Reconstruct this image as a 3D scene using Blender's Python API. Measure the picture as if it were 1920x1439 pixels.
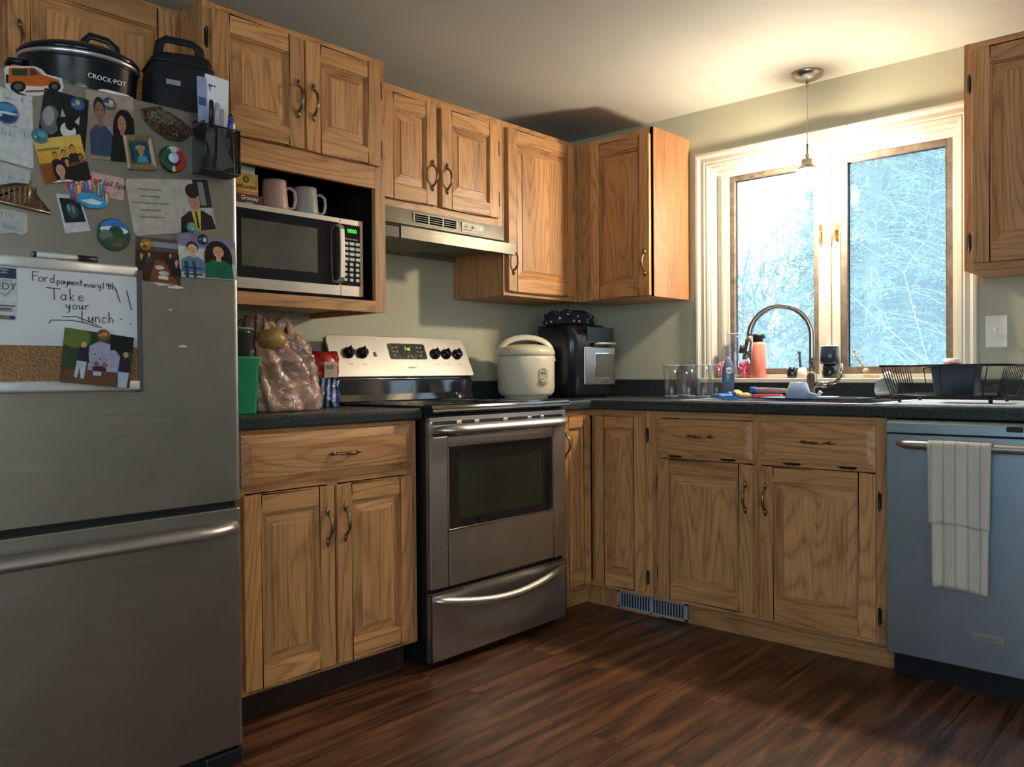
import bpy, bmesh, math, random
from mathutils import Vector, Matrix, Euler
random.seed(7)
for o in list(bpy.data.objects): bpy.data.objects.remove(o, do_unlink=True)
SC = bpy.context.scene
COL = SC.collection
PI = math.pi
W, H_ = 1920, 1439
# ------------------------------------------------------------------ camera, world, lights, exposure
cam_d = bpy.data.cameras.new('camera'); cam = bpy.data.objects.new('camera', cam_d); COL.objects.link(cam)
yaw, pitch, roll, fpx = 0.7366, -0.0123, -0.0077, 1547.693
fw = Vector((math.cos(yaw)*math.cos(pitch), math.sin(yaw)*math.cos(pitch), math.sin(pitch)))
rt = Vector((math.sin(yaw), -math.cos(yaw), 0)); up = rt.cross(fw)
cr, sr = math.cos(roll), math.sin(roll)
R_, U_ = cr*rt+sr*up, -sr*rt+cr*up
cam.matrix_world = Matrix(((R_.x, U_.x, -fw.x, -3.5313), (R_.y, U_.y, -fw.y, -2.7953), (R_.z, U_.z, -fw.z, 1.0361), (0, 0, 0, 1)))
cam_d.sensor_width = 36; cam_d.sensor_fit = 'HORIZONTAL'; cam_d.lens = fpx/W*36; cam_d.clip_start = .02; cam_d.clip_end = 400
SC.camera = cam
SC.view_settings.view_transform = 'Standard'; SC.view_settings.look = 'None'
SC.view_settings.exposure = 0.34; SC.view_settings.gamma = 1.0; SC.view_settings.use_curve_mapping = False

wd = bpy.data.worlds.new('overcast_sky'); SC.world = wd; wd.use_nodes = True
nt = wd.node_tree; nt.nodes.clear()
bg = nt.nodes.new('ShaderNodeBackground'); ou = nt.nodes.new('ShaderNodeOutputWorld')
tcw = nt.nodes.new('ShaderNodeTexCoord'); sep = nt.nodes.new('ShaderNodeSeparateXYZ'); rmp = nt.nodes.new('ShaderNodeValToRGB')
nt.links.new(tcw.outputs['Generated'], sep.inputs[0]); nt.links.new(sep.outputs['Z'], rmp.inputs[0])
rmp.color_ramp.elements[0].position = 0.0; rmp.color_ramp.elements[0].color = (.80, .93, 1, 1)
rmp.color_ramp.elements[1].position = .6; rmp.color_ramp.elements[1].color = (.55, .78, 1, 1)
nt.links.new(rmp.outputs[0], bg.inputs[0]); bg.inputs['Strength'].default_value = 3.2
nt.links.new(bg.outputs[0], ou.inputs[0])

def area_light(name, loc, rot, sx, sy, power, col):
    l = bpy.data.lights.new(name, 'AREA'); l.shape = 'RECTANGLE'; l.size = sx; l.size_y = sy; l.energy = power; l.color = col
    o = bpy.data.objects.new(name, l); COL.objects.link(o); o.location = loc; o.rotation_euler = rot; return o
# daylight through the west window, plus an added warm fill at the south wall
area_light('west_window_daylight', (-5.14, -3.3, 1.45), (0, -PI/2, 0), 1.2, 1.7, 25, (.57, .74, 1))
area_light('south_warm_fill', (-3.95, -4.94, 1.45), (PI/2, 0, 0), 1.4, 1.2, 15, (1, .93, .80))
PEND = (-.134, -1.390)
LP = bpy.data.lights.new('pendant_bulb_light', 'POINT'); LP.energy = 66; LP.color = (1, .84, .62); LP.shadow_soft_size = .042
lo = bpy.data.objects.new('pendant_bulb_light', LP); COL.objects.link(lo); lo.location = (PEND[0], PEND[1], 1.825)

# ------------------------------------------------------------------ helpers
def hx(s):
    s = s.lstrip('#'); v = [int(s[i:i+2], 16)/255 for i in (0, 2, 4)]
    return tuple((c/12.92 if c <= .04045 else ((c+.055)/1.055)**2.4) for c in v)+(1,)
def nodes(m):
    m.use_nodes = True; t = m.node_tree; return t, t.nodes['Principled BSDF']
MC = {}
def mat(name, col, rough=.5, metal=0, var=.06, vs=20, bump=0, bs=80, spec=.5, trans=0, emit=None, es=0, ior=1.45, coat=0, alpha=1):
    if name in MC: return MC[name]
    if isinstance(col, str): col = hx(col)
    m = bpy.data.materials.new(name); t, b = nodes(m); N, L = t.nodes, t.links
    b.inputs['Roughness'].default_value = rough; b.inputs['Metallic'].default_value = metal
    b.inputs['IOR'].default_value = ior; b.inputs['Specular IOR Level'].default_value = spec
    b.inputs['Transmission Weight'].default_value = trans; b.inputs['Coat Weight'].default_value = coat
    b.inputs['Base Color'].default_value = col
    tc = N.new('ShaderNodeTexCoord')
    if var > 0:
        n = N.new('ShaderNodeTexNoise'); n.inputs['Scale'].default_value = vs; n.inputs['Detail'].default_value = 4
        L.new(tc.outputs['Object'], n.inputs['Vector'])
        r = N.new('ShaderNodeMapRange'); r.inputs['From Min'].default_value = .3; r.inputs['From Max'].default_value = .7
        r.inputs['To Min'].default_value = 1-var*2; r.inputs['To Max'].default_value = 1+var
        L.new(n.outputs['Fac'], r.inputs['Value'])
        x = N.new('ShaderNodeVectorMath'); x.operation = 'SCALE'; x.inputs[0].default_value = col[:3]
        L.new(r.outputs[0], x.inputs['Scale']); L.new(x.outputs[0], b.inputs['Base Color'])
    if bump > 0:
        n2 = N.new('ShaderNodeTexNoise'); n2.inputs['Scale'].default_value = bs; n2.inputs['Detail'].default_value = 3
        L.new(tc.outputs['Object'], n2.inputs['Vector'])
        bp = N.new('ShaderNodeBump'); bp.inputs['Strength'].default_value = bump; bp.inputs['Distance'].default_value = .004
        L.new(n2.outputs['Fac'], bp.inputs['Height']); L.new(bp.outputs[0], b.inputs['Normal'])
    if emit: b.inputs['Emission Color'].default_value = emit if len(emit) == 4 else tuple(emit)+(1,); b.inputs['Emission Strength'].default_value = es
    MC[name] = m; return m

def oak(name, axis, dark=(.215, .085, .025), light=(.55, .275, .105)):
    """oak: contour-like cathedral grain and fine pores stretched along one axis; 'rnd' offsets every board"""
    m = bpy.data.materials.new(name); t, b = nodes(m); N, L = t.nodes, t.links
    tc = N.new('ShaderNodeTexCoord'); at = N.new('ShaderNodeAttribute'); at.attribute_name = 'rnd'
    oi = N.new('ShaderNodeObjectInfo')
    ad0 = N.new('ShaderNodeMath'); ad0.operation = 'MULTIPLY_ADD'; ad0.inputs[1].default_value = 7.0
    L.new(oi.outputs['Random'], ad0.inputs[0]); L.new(at.outputs['Fac'], ad0.inputs[2])
    ad = N.new('ShaderNodeVectorMath'); ad.operation = 'ADD'
    L.new(tc.outputs['Object'], ad.inputs[0]); L.new(ad0.outputs[0], ad.inputs[1])
    def mp(a, s):
        n = N.new('ShaderNodeMapping'); v = [a, a, a]; v['xyz'.index(axis)] = s; n.inputs['Scale'].default_value = v
        L.new(ad.outputs[0], n.inputs['Vector']); return n.outputs[0]
    n1 = N.new('ShaderNodeTexNoise'); n1.inputs['Scale'].default_value = 1; n1.inputs['Detail'].default_value = 1.2; n1.inputs['Roughness'].default_value = .35
    L.new(mp(7.5, .9), n1.inputs['Vector'])
    mu = N.new('ShaderNodeMath'); mu.operation = 'MULTIPLY'; mu.inputs[1].default_value = 34; L.new(n1.outputs['Fac'], mu.inputs[0])
    pp = N.new('ShaderNodeMath'); pp.operation = 'PINGPONG'; pp.inputs[1].default_value = 1; L.new(mu.outputs[0], pp.inputs[0])
    pw = N.new('ShaderNodeMath'); pw.operation = 'POWER'; pw.inputs[1].default_value = 3.0; L.new(pp.outputs[0], pw.inputs[0])
    n2 = N.new('ShaderNodeTexNoise'); n2.inputs['Scale'].default_value = 1; n2.inputs['Detail'].default_value = 3
    L.new(mp(230, 9), n2.inputs['Vector'])
    r2 = N.new('ShaderNodeMapRange'); r2.inputs['From Min'].default_value = .48; r2.inputs['From Max'].default_value = .68; L.new(n2.outputs['Fac'], r2.inputs['Value'])
    m1 = N.new('ShaderNodeMath'); m1.operation = 'MULTIPLY'; L.new(pw.outputs[0], m1.inputs[0]); m1.inputs[1].default_value = .52
    m2 = N.new('ShaderNodeMath'); m2.operation = 'MULTIPLY_ADD'; L.new(r2.outputs[0], m2.inputs[0]); m2.inputs[1].default_value = .42; L.new(m1.outputs[0], m2.inputs[2])
    n3 = N.new('ShaderNodeTexNoise'); n3.inputs['Scale'].default_value = 1; L.new(mp(5, .5), n3.inputs['Vector'])
    mx = N.new('ShaderNodeMix'); mx.data_type = 'RGBA'; mx.inputs[6].default_value = light+(1,); mx.inputs[7].default_value = dark+(1,)
    L.new(m2.outputs[0], mx.inputs[0])
    r3 = N.new('ShaderNodeMapRange'); r3.inputs['From Min'].default_value = .3; r3.inputs['From Max'].default_value = .7; r3.inputs['To Min'].default_value = .78; r3.inputs['To Max'].default_value = 1.16
    L.new(n3.outputs['Fac'], r3.inputs['Value'])
    sc = N.new('ShaderNodeVectorMath'); sc.operation = 'SCALE'; L.new(mx.outputs[2], sc.inputs[0]); L.new(r3.outputs[0], sc.inputs['Scale'])
    L.new(sc.outputs[0], b.inputs['Base Color']); b.inputs['Roughness'].default_value = .42
    bp = N.new('ShaderNodeBump'); bp.inputs['Strength'].default_value = .25; bp.inputs['Distance'].default_value = .001; bp.invert = True
    L.new(m2.outputs[0], bp.inputs['Height']); L.new(bp.outputs[0], b.inputs['Normal'])
    return m
DIM_OAK = oak('dimmed_end_panel_oak', 'z', (.17, .065, .025), (.36, .165, .075)); OZ = oak('oak_vertical_grain', 'z'); OX = oak('oak_horizontal_grain', 'x'); OAK = [OZ, OX]  # end panel oak is darkened to offset the nearby lamp
KICK = mat('shade_brown_toe_board', (.030, .016, .009, 1), .6, var=.2)  # shade under the cabinet is put into this toe board colour

class MB:
    def __init__(s): s.v = []; s.f = []; s.m = []; s.sm = []; s.r = []
    def add(s, vs, fs, mat=0, smooth=False, r=None):
        n = len(s.v); s.v += [tuple(v) for v in vs]; r = random.random()*9 if r is None else r
        for f in fs: s.f.append([i+n for i in f]); s.m.append(mat); s.sm.append(smooth); s.r.append(r)
        return s
    def box(s, x0, x1, y0, y1, z0, z1, mat=0):
        x0, x1 = min(x0, x1), max(x0, x1); y0, y1 = min(y0, y1), max(y0, y1); z0, z1 = min(z0, z1), max(z0, z1)
        v = [(x0, y0, z0), (x1, y0, z0), (x1, y1, z0), (x0, y1, z0), (x0, y0, z1), (x1, y0, z1), (x1, y1, z1), (x0, y1, z1)]
        return s.add(v, [(3, 2, 1, 0), (4, 5, 6, 7), (0, 1, 5, 4), (1, 2, 6, 5), (2, 3, 7, 6), (3, 0, 4, 7)], mat)
    def prism(s, poly, axis, a, b, mat=0, smooth=False):
        """poly of 2D points in the other two axes (cyclic order), extruded along axis from a to b"""
        def P(p, t):
            if axis == 'x': return (t, p[0], p[1])
            if axis == 'y': return (p[0], t, p[1])
            return (p[0], p[1], t)
        n = len(poly); v = [P(p, a) for p in poly]+[P(p, b) for p in poly]
        s.add(v, [tuple(range(n))[::-1], tuple(range(n, 2*n))], mat)
        return s.add(v, [(i, (i+1) % n, n+(i+1) % n, n+i) for i in range(n)], mat, smooth)
    def loft(s, rings, mat=0, smooth=True, caps=True, closed=True):
        n = len(rings[0]); v = [p for r in rings for p in r]; f = []
        for k in range(len(rings)-1):
            for i in range(n if closed else n-1):
                j = (i+1) % n; f.append((k*n+i, k*n+j, (k+1)*n+j, (k+1)*n+i))
        s.add(v, f, mat, smooth)
        if caps: s.add(rings[0], [tuple(range(n))[::-1]], mat); s.add(rings[-1], [tuple(range(n))], mat)
        return s
    def lathe(s, prof, c=(0, 0, 0), n=28, mat=0, sx=1, sy=1, axis='z', caps=True, rot=None):
        rings = []
        for r, z in prof:
            ring = []
            for i in range(n):
                a = 2*PI*i/n; p = Vector((r*sx*math.cos(a), r*sy*math.sin(a), z))
                if axis == 'y': p = Vector((p.x, -p.z, p.y))
                if axis == 'x': p = Vector((p.z, p.x, p.y))
                if rot: p = rot @ p
                ring.append(tuple(p+Vector(c)))
            rings.append(ring)
        return s.loft(rings, mat, True, caps)
    def tube(s, pts, r, n=10, mat=0, flat=1.0):
        pts = [Vector(p) for p in pts]; rr = r if isinstance(r, (list, tuple)) else [r]*len(pts); rings = []
        t0 = (pts[1]-pts[0]).normalized(); nrm = t0.orthogonal().normalized()
        for i, p in enumerate(pts):
            t = (pts[min(i+1, len(pts)-1)]-pts[max(i-1, 0)]).normalized()
            nrm = (nrm-t*nrm.dot(t)).normalized(); bn = t.cross(nrm)
            rings.append([tuple(p+(nrm*math.cos(2*PI*k/n)+bn*math.sin(2*PI*k/n)*flat)*rr[i]) for k in range(n)])
        return s.loft(rings, mat)
    def rbox(s, x0, x1, y0, y1, z0, z1, rad, plane='xz', mat=0, n=5):
        """rounded rectangle in `plane`, extruded through the third axis"""
        A = {'xz': (x0, x1, z0, z1), 'xy': (x0, x1, y0, y1), 'yz': (y0, y1, z0, z1)}[plane]
        B = {'xz': ('y', y0, y1), 'xy': ('z', z0, z1), 'yz': ('x', x0, x1)}[plane]
        return s.prism(rrect(*A, rad, n), B[0], B[1], B[2], mat, True)
    def build(s, name, mats, parent=None, world=False, bev=0, seg=2, sub=0, auto=True, kind=None, origin=None):
        me = bpy.data.meshes.new(name); vs = s.v
        if world and parent is not None:
            inv = MW.get(parent.name, Matrix()).inverted(); vs = [tuple(inv @ Vector(v)) for v in vs]
        if origin is not None: vs = [tuple(Vector(v)-Vector(origin)) for v in vs]
        me.from_pydata(vs, [], s.f)
        if not isinstance(mats, (list, tuple)): mats = [mats]
        for m in mats: me.materials.append(m)
        me.polygons.foreach_set('material_index', [min(i, len(mats)-1) for i in s.m]); me.polygons.foreach_set('use_smooth', s.sm)
        a = me.attributes.new('rnd', 'FLOAT', 'FACE'); a.data.foreach_set('value', s.r)
        bm = bmesh.new(); bm.from_mesh(me)
        bmesh.ops.remove_doubles(bm, verts=bm.verts, dist=1e-5)
        bmesh.ops.recalc_face_normals(bm, faces=bm.faces); bm.to_mesh(me); bm.free()
        me.update()
        o = bpy.data.objects.new(name, me); COL.objects.link(o)
        if origin is not None: o.location = origin
        if parent is not None: o.parent = parent; MW[o.name] = MW.get(parent.name, Matrix())
        else: MW[o.name] = Matrix.Translation(o.location)
        if bev:
            md = o.modifiers.new('edge', 'BEVEL'); md.width = bev; md.segments = seg; md.limit_method = 'ANGLE'; md.angle_limit = math.radians(40)
        if sub: md = o.modifiers.new('sub', 'SUBSURF'); md.levels = sub; md.render_levels = sub
        if kind: o['kind'] = kind
        return o
MW = {}
def rrect(a0, a1, b0, b1, r, n=5):
    pts = []
    for cx, cy, s0 in ((a1-r, b1-r, 0), (a0+r, b1-r, 90), (a0+r, b0+r, 180), (a1-r, b0+r, 270)):
        for i in range(n+1):
            a = math.radians(s0+90*i/n); pts.append((cx+r*math.cos(a), cy+r*math.sin(a)))
    return pts
def tag(o, label, cat, group=None):
    o['label'] = label; o['category'] = cat
    if group: o['group'] = group
    return o
def thing(name, label, cat, loc=(0, 0, 0), rotz=0, group=None):
    o = bpy.data.objects.new(name, None); COL.objects.link(o); o.location = loc; o.rotation_euler = (0, 0, rotz)
    o.empty_display_size = .1
    MW[o.name] = Matrix.Translation(Vector(loc)) @ Matrix.Rotation(rotz, 4, 'Z'); return tag(o, label, cat, group)
def setting(mb, name, m, **k): return mb.build(name, m, kind='structure', **k)
def inst(me, name, parent, loc, rot=(0, 0, 0)):
    o = bpy.data.objects.new(name, me); COL.objects.link(o); o.parent = parent; o.location = loc; o.rotation_euler = rot; return o
def text(parent, name, s, size, m, loc, rot=(PI/2, 0, 0), ext=.0004, align='CENTER', shear=0, sx=1):
    c = bpy.data.curves.new(name, 'FONT'); c.body = s; c.size = size; c.extrude = ext; c.align_x = align; c.align_y = 'CENTER'; c.shear = shear; c.resolution_u = 3
    t = bpy.data.objects.new('tmp_text', c); COL.objects.link(t); bpy.context.view_layer.update()
    me = bpy.data.meshes.new_from_object(t.evaluated_get(bpy.context.evaluated_depsgraph_get()))
    bpy.data.objects.remove(t, do_unlink=True); bpy.data.curves.remove(c); me.materials.clear(); me.materials.append(m)
    o = bpy.data.objects.new(name, me); COL.objects.link(o); o.parent = parent; o.location = loc; o.rotation_euler = rot; o.scale = (sx, 1, 1); return o
def w2l(parent, p): return MW[parent.name].inverted() @ Vector(p)

# ------------------------------------------------------------------ materials
def wall_mat():
    m = mat('sage_wall_paint', (.48, .47, .34, 1), .62, var=.04, vs=3, bump=.06, bs=160, spec=.35); return m
WALL = wall_mat()
CEIL = mat('ceiling_paint', (.52, .51, .455, 1), .8, var=.03, vs=2, bump=.05, bs=120)
TRIM = mat('cream_white_trim_paint', (.52, .495, .42, 1), .35, var=.02, vs=8)
SASH = mat('weathered_sash_wood', (.15, .115, .085, 1), .5, var=.2, vs=30)
BLK = mat('black_plastic', (.012, .013, .015, 1), .35, var=.1)
GLOSSBLK = mat('gloss_black_enamel', (.008, .009, .012, 1), .08, var=0, coat=.5)
CHROME = mat('chrome', (.62, .62, .60, 1), .10, 1, var=.02)
BRONZE = mat('antique_brass', (.30, .22, .12, 1), .32, 1, var=.25, vs=60)
HINGEM = mat('dark_bronze_hinge', (.05, .045, .04, 1), .4, .8, var=.1)
WHITEP = mat('white_plastic', (.75, .74, .68, 1), .3, var=.02)
PAPER = mat('white_paper', (.70, .71, .70, 1), .8, var=.03, vs=10)
INK = mat('black_ink', (.012, .012, .015, 1), .6, var=0)
def steel(name, col, rough, axis, st=.25, spots=0):
    m = bpy.data.materials.new(name); t, b = nodes(m); N, L = t.nodes, t.links
    tc = N.new('ShaderNodeTexCoord'); mp = N.new('ShaderNodeMapping'); v = [400, 400, 400]; v['xyz'.index(axis)] = 4; mp.inputs['Scale'].default_value = v
    L.new(tc.outputs['Object'], mp.inputs[0]); n = N.new('ShaderNodeTexNoise'); n.inputs['Scale'].default_value = 1; n.inputs['Detail'].default_value = 2; L.new(mp.outputs[0], n.inputs['Vector'])
    r = N.new('ShaderNodeMapRange'); r.inputs['To Min'].default_value = rough*.8; r.inputs['To Max'].default_value = rough*1.25; L.new(n.outputs['Fac'], r.inputs['Value']); L.new(r.outputs[0], b.inputs['Roughness'])
    n2 = N.new('ShaderNodeTexNoise'); n2.inputs['Scale'].default_value = 9; n2.inputs['Detail'].default_value = 5; L.new(tc.outputs['Object'], n2.inputs['Vector'])
    r2 = N.new('ShaderNodeMapRange'); r2.inputs['From Min'].default_value = .3; r2.inputs['From Max'].default_value = .7; r2.inputs['To Min'].default_value = 1-st*.5; r2.inputs['To Max'].default_value = 1+st*.2; L.new(n2.outputs['Fac'], r2.inputs['Value'])
    x = N.new('ShaderNodeVectorMath'); x.operation = 'SCALE'; x.inputs[0].default_value = col; L.new(r2.outputs[0], x.inputs['Scale']); L.new(x.outputs[0], b.inputs['Base Color'])
    b.inputs['Metallic'].default_value = 1
    bp = N.new('ShaderNodeBump'); bp.inputs['Strength'].default_value = .06; bp.inputs['Distance'].default_value = .0006; L.new(n.outputs['Fac'], bp.inputs['Height']); L.new(bp.outputs[0], b.inputs['Normal'])
    return m
STEEL = steel('brushed_stainless', (.56, .54, .51), .38, 'x', .3)
STEELF = steel('fridge_stainless', (.45, .435, .39), .36, 'x', .15)
STEELD = steel('dishwasher_stainless', (.42, .52, .60), .36, 'z', .15)
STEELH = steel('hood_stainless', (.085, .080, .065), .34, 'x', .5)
def counter_mat():
    m = mat('dark_green_black_laminate', (.020, .026, .028, 1), .30, var=0, spec=.5); t, b = nodes(m); N, L = t.nodes, t.links
    tc = N.new('ShaderNodeTexCoord'); n = N.new('ShaderNodeTexNoise'); n.inputs['Scale'].default_value = 260; n.inputs['Detail'].default_value = 3; L.new(tc.outputs['Object'], n.inputs['Vector'])
    r = N.new('ShaderNodeValToRGB'); r.color_ramp.elements[0].position = .42; r.color_ramp.elements[0].color = (.006, .009, .010, 1); r.color_ramp.elements[1].position = .72; r.color_ramp.elements[1].color = (.085, .10, .095, 1)
    L.new(n.outputs['Fac'], r.inputs[0]); L.new(r.outputs[0], b.inputs['Base Color']); return m
COUNTER = counter_mat()
def floor_mat():
    m = bpy.data.materials.new('dark_walnut_plank_floor'); t, b = nodes(m); N, L = t.nodes, t.links
    tc = N.new('ShaderNodeTexCoord'); br = N.new('ShaderNodeTexBrick'); br.offset = .37; br.inputs['Scale'].default_value = 1
    br.inputs['Brick Width'].default_value = 1.2; br.inputs['Row Height'].default_value = .125; br.inputs['Mortar Size'].default_value = .0016; br.inputs['Mortar Smooth'].default_value = .3
    br.inputs['Color1'].default_value = (.1, .1, .1, 1); br.inputs['Color2'].default_value = (.9, .9, .9, 1); br.inputs['Bias'].default_value = 0
    L.new(tc.outputs['Object'], br.inputs['Vector'])
    off = N.new('ShaderNodeVectorMath'); off.operation = 'MULTIPLY_ADD'; off.inputs[1].default_value = (9, 3, 5)
    L.new(br.outputs['Color'], off.inputs[0]); L.new(tc.outputs['Object'], off.inputs[2])
    def nz(sc, det, sca):
        mp = N.new('ShaderNodeMapping'); mp.inputs['Scale'].default_value = sc; L.new(off.outputs[0], mp.inputs[0])
        n = N.new('ShaderNodeTexNoise'); n.inputs['Scale'].default_value = sca; n.inputs['Detail'].default_value = det; n.inputs['Distortion'].default_value = .6; L.new(mp.outputs[0], n.inputs['Vector']); return n
    a = nz((1.6, 16, 1), 6, 1.5); c = nz((6, 90, 1), 4, 1.6)
    r = N.new('ShaderNodeValToRGB'); e = r.color_ramp.elements; e[0].position = .34; e[0].color = (.022, .009, .005, 1); e[1].position = .68; e[1].color = (.215, .092, .041, 1)
    x = e.new(.5); x.color = (.10, .038, .017, 1)
    mm = N.new('ShaderNodeMath'); mm.operation = 'MULTIPLY_ADD'; mm.inputs[1].default_value = .3; L.new(c.outputs['Fac'], mm.inputs[0])
    m3 = N.new('ShaderNodeMath'); m3.operation = 'MULTIPLY_ADD'; m3.inputs[1].default_value = .85; m3.inputs[2].default_value = -.08; L.new(a.outputs['Fac'], m3.inputs[0]); L.new(m3.outputs[0], mm.inputs[2])
    L.new(mm.outputs[0], r.inputs[0])
    mo = N.new('ShaderNodeMix'); mo.data_type = 'RGBA'; L.new(br.outputs['Fac'], mo.inputs[0]); L.new(r.outputs[0], mo.inputs[6]); mo.inputs[7].default_value = (.01, .004, .003, 1)
    L.new(mo.outputs[2], b.inputs['Base Color']); b.inputs['Roughness'].default_value = .36; b.inputs['Specular IOR Level'].default_value = .45
    bp = N.new('ShaderNodeBump'); bp.inputs['Strength'].default_value = .25; bp.inputs['Distance'].default_value = .002; L.new(mm.outputs[0], bp.inputs['Height']); L.new(bp.outputs[0], b.inputs['Normal'])
    return m
FLOORM = floor_mat()
def glass_mat(name, tint, haze, hazecol):
    m = bpy.data.materials.new(name); m.use_nodes = True; t = m.node_tree; N, L = t.nodes, t.links; N.clear()
    o = N.new('ShaderNodeOutputMaterial'); tr = N.new('ShaderNodeBsdfTransparent'); tr.inputs[0].default_value = tint
    tl = N.new('ShaderNodeBsdfTranslucent'); tl.inputs[0].default_value = hazecol
    gl = N.new('ShaderNodeBsdfGlossy'); gl.inputs['Roughness'].default_value = .02
    tc = N.new('ShaderNodeTexCoord'); n = N.new('ShaderNodeTexNoise'); n.inputs['Scale'].default_value = 3; L.new(tc.outputs['Object'], n.inputs['Vector'])
    mr = N.new('ShaderNodeMapRange'); mr.inputs['To Min'].default_value = haze*.6; mr.inputs['To Max'].default_value = haze*1.4; L.new(n.outputs['Fac'], mr.inputs['Value'])
    m1 = N.new('ShaderNodeMixShader'); L.new(mr.outputs[0], m1.inputs[0]); L.new(tr.outputs[0], m1.inputs[1]); L.new(tl.outputs[0], m1.inputs[2])
    lw = N.new('ShaderNodeLayerWeight'); lw.inputs[0].default_value = .5; pf = N.new('ShaderNodeMath'); pf.operation = 'POWER'; pf.inputs[1].default_value = 4; L.new(lw.outputs['Facing'], pf.inputs[0]); fr = N.new('ShaderNodeMath'); fr.operation = 'MULTIPLY_ADD'; fr.inputs[1].default_value = .55; fr.inputs[2].default_value = .045; L.new(pf.outputs[0], fr.inputs[0])
    m2 = N.new('ShaderNodeMixShader'); L.new(fr.outputs[0], m2.inputs[0]); L.new(m1.outputs[0], m2.inputs[1]); L.new(gl.outputs[0], m2.inputs[2]); L.new(m2.outputs[0], o.inputs[0]); return m
PANE = glass_mat('hazy_window_glass', (.93, .97, 1, 1), .16, (.8, .95, 1, 1))
CLEAR = glass_mat('clear_drinking_glass', (.965, .98, .985, 1), .012, (.8, .9, 1, 1))

# ------------------------------------------------------------------ room shell
HC = 2.28
setting(MB().box(-5.2, .0, -5.0, 0, -.05, 0), 'floor', FLOORM)
setting(MB().box(-5.2, .0, -5.0, 0, HC, HC+.05), 'ceiling', CEIL)
setting(MB().box(-5.3, .15, 0, .12, -.05, HC+.05), 'wall_back', WALL)
WY0, WY1, WZ0, WZ1, WT = -1.93, -.865, .985, 2.0, .15      # window opening in the right wall
b = MB(); b.box(0, WT, WY1, 0, -.05, HC+.05); b.box(0, WT, -5.0, WY0, -.05, HC+.05); b.box(0, WT, WY0, WY1, -.05, WZ0); b.box(0, WT, WY0, WY1, WZ1, HC+.05)
setting(b, 'wall_right', WALL)
b = MB(); b.box(-5.3, -5.2, -5, 0, -.05, .85); b.box(-5.3, -5.2, -5, 0, 2.05, HC+.05); b.box(-5.3, -5.2, -2.45, 0, .85, 2.05); b.box(-5.3, -5.2, -5, -4.15, .85, 2.05)
setting(b, 'wall_left', WALL)
b = MB(); b.box(-5.2, 0, -5.1, -5, -.05, .85); b.box(-5.2, 0, -5.1, -5, 2.05, HC+.05); b.box(-3.2, 0, -5.1, -5, .85, 2.05); b.box(-5.2, -4.7, -5.1, -5, .85, 2.05)
setting(b, 'wall_front', WALL)

# window over the sink: casing, jambs, mullion, stool, two sashes
def casing_profile(w):      # (across, out) moulded profile
    return [(0, 0), (0, .020), (.006, .024), (.016, .024), (.020, .017), (.028, .013), (.046, .016), (.052, .011), (.058, .013), (w, .010), (w, 0)]
b = MB(); cw = .070
def mitre(y0, y1, z0, z1, bottom_open=True):
    pr = casing_profile(cw); ring = []
    path = [(y1+cw, z0, 0), (y1+cw, z1+cw, 1), (y0-cw, z1+cw, 2), (y0-cw, z0, 3)]
    rings = []
    for (y, z, k) in path:
        rg = []
        for (a, o) in pr:
            yy = y-a if k in (0, 1) else y+a
            zz = z if k in (0, 3) else z-a
            rg.append((-o, yy, zz))
        rings.append(rg)
    b.loft(rings, 0, False, True, True)
mitre(WY0, WY1, 1.005, WZ1)
win = b.build('window_1', TRIM, kind='structure')
b = MB()
b.box(0, .15, WY1-.008, WY1+.0, WZ0, WZ1); b.box(0, .15, WY0, WY0+.008, WZ0, WZ1); b.box(.0004, .1496, WY0+.0083, WY1-.0083, WZ1-.01, WZ1)
# unit frame around each sash
FX0, FX1 = .055, .11
b.box(FX0, FX1, -.935, WY1-.0082, 1.0065, WZ1-.0108); b.box(FX0, FX1, WY0+.0082, -1.895, 1.0065, WZ1-.0108); b.box(FX0+.0007, FX1-.001, WY0, WY1, 1.955, WZ1-.0105); b.box(FX0+.0007, FX1-.001, WY0, WY1, 1.0062, 1.022)
b.box(FX0-.0, FX1, -1.455, -1.360, 1.0065, WZ1-.0108); b.box(FX0-.014, FX0-.0003, -1.418, -1.396, 1.0065, 1.96)
b.box(FX0-.014, FX0-.0003, -.917, -.900, 1.0065, 1.96)
b.build('window_frame', TRIM, win, bev=.002)
b = MB(); b.box(-.035, .15, WY0-.04, WY1+.04, WZ0, 1.006); b.build('window_sill', TRIM, win, bev=.004)
def sash(y0, y1, z0, z1, tw):
    b = MB(); x0, x1 = .060, .098
    b.box(x0, x1, y0, y0+tw, z0, z1); b.box(x0, x1, y1-tw, y1, z0, z1); b.box(x0, x1, y0+tw, y1-tw, z0, z0+tw+.006); b.box(x0, x1, y0+tw, y1-tw, z1-tw, z1)
    s = b.build('sash', SASH, win, bev=.002)
    b = MB(); b.box(.088, .092, y0+tw-.004, y1-tw+.004, z0+tw, z1-tw+.004); b.build('pane', PANE, s)
    b = MB(); g = .004
    for (a0, a1, c0, c1) in ((y0+tw, y0+tw+g, z0+tw, z1-tw), (y1-tw-g, y1-tw, z0+tw, z1-tw), (y0+tw, y1-tw, z1-tw-g, z1-tw)): b.box(.084, .088, a0, a1, c0, c1)
    b.build('glazing_gasket', BLK, s)
sash(-1.360, -.935, 1.022, 1.955, .022); sash(-1.895, -1.455, 1.022, 1.955, .026)
BRASS = mat('polished_brass', (.75, .48, .16, 1), .22, 1, var=.1)
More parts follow.
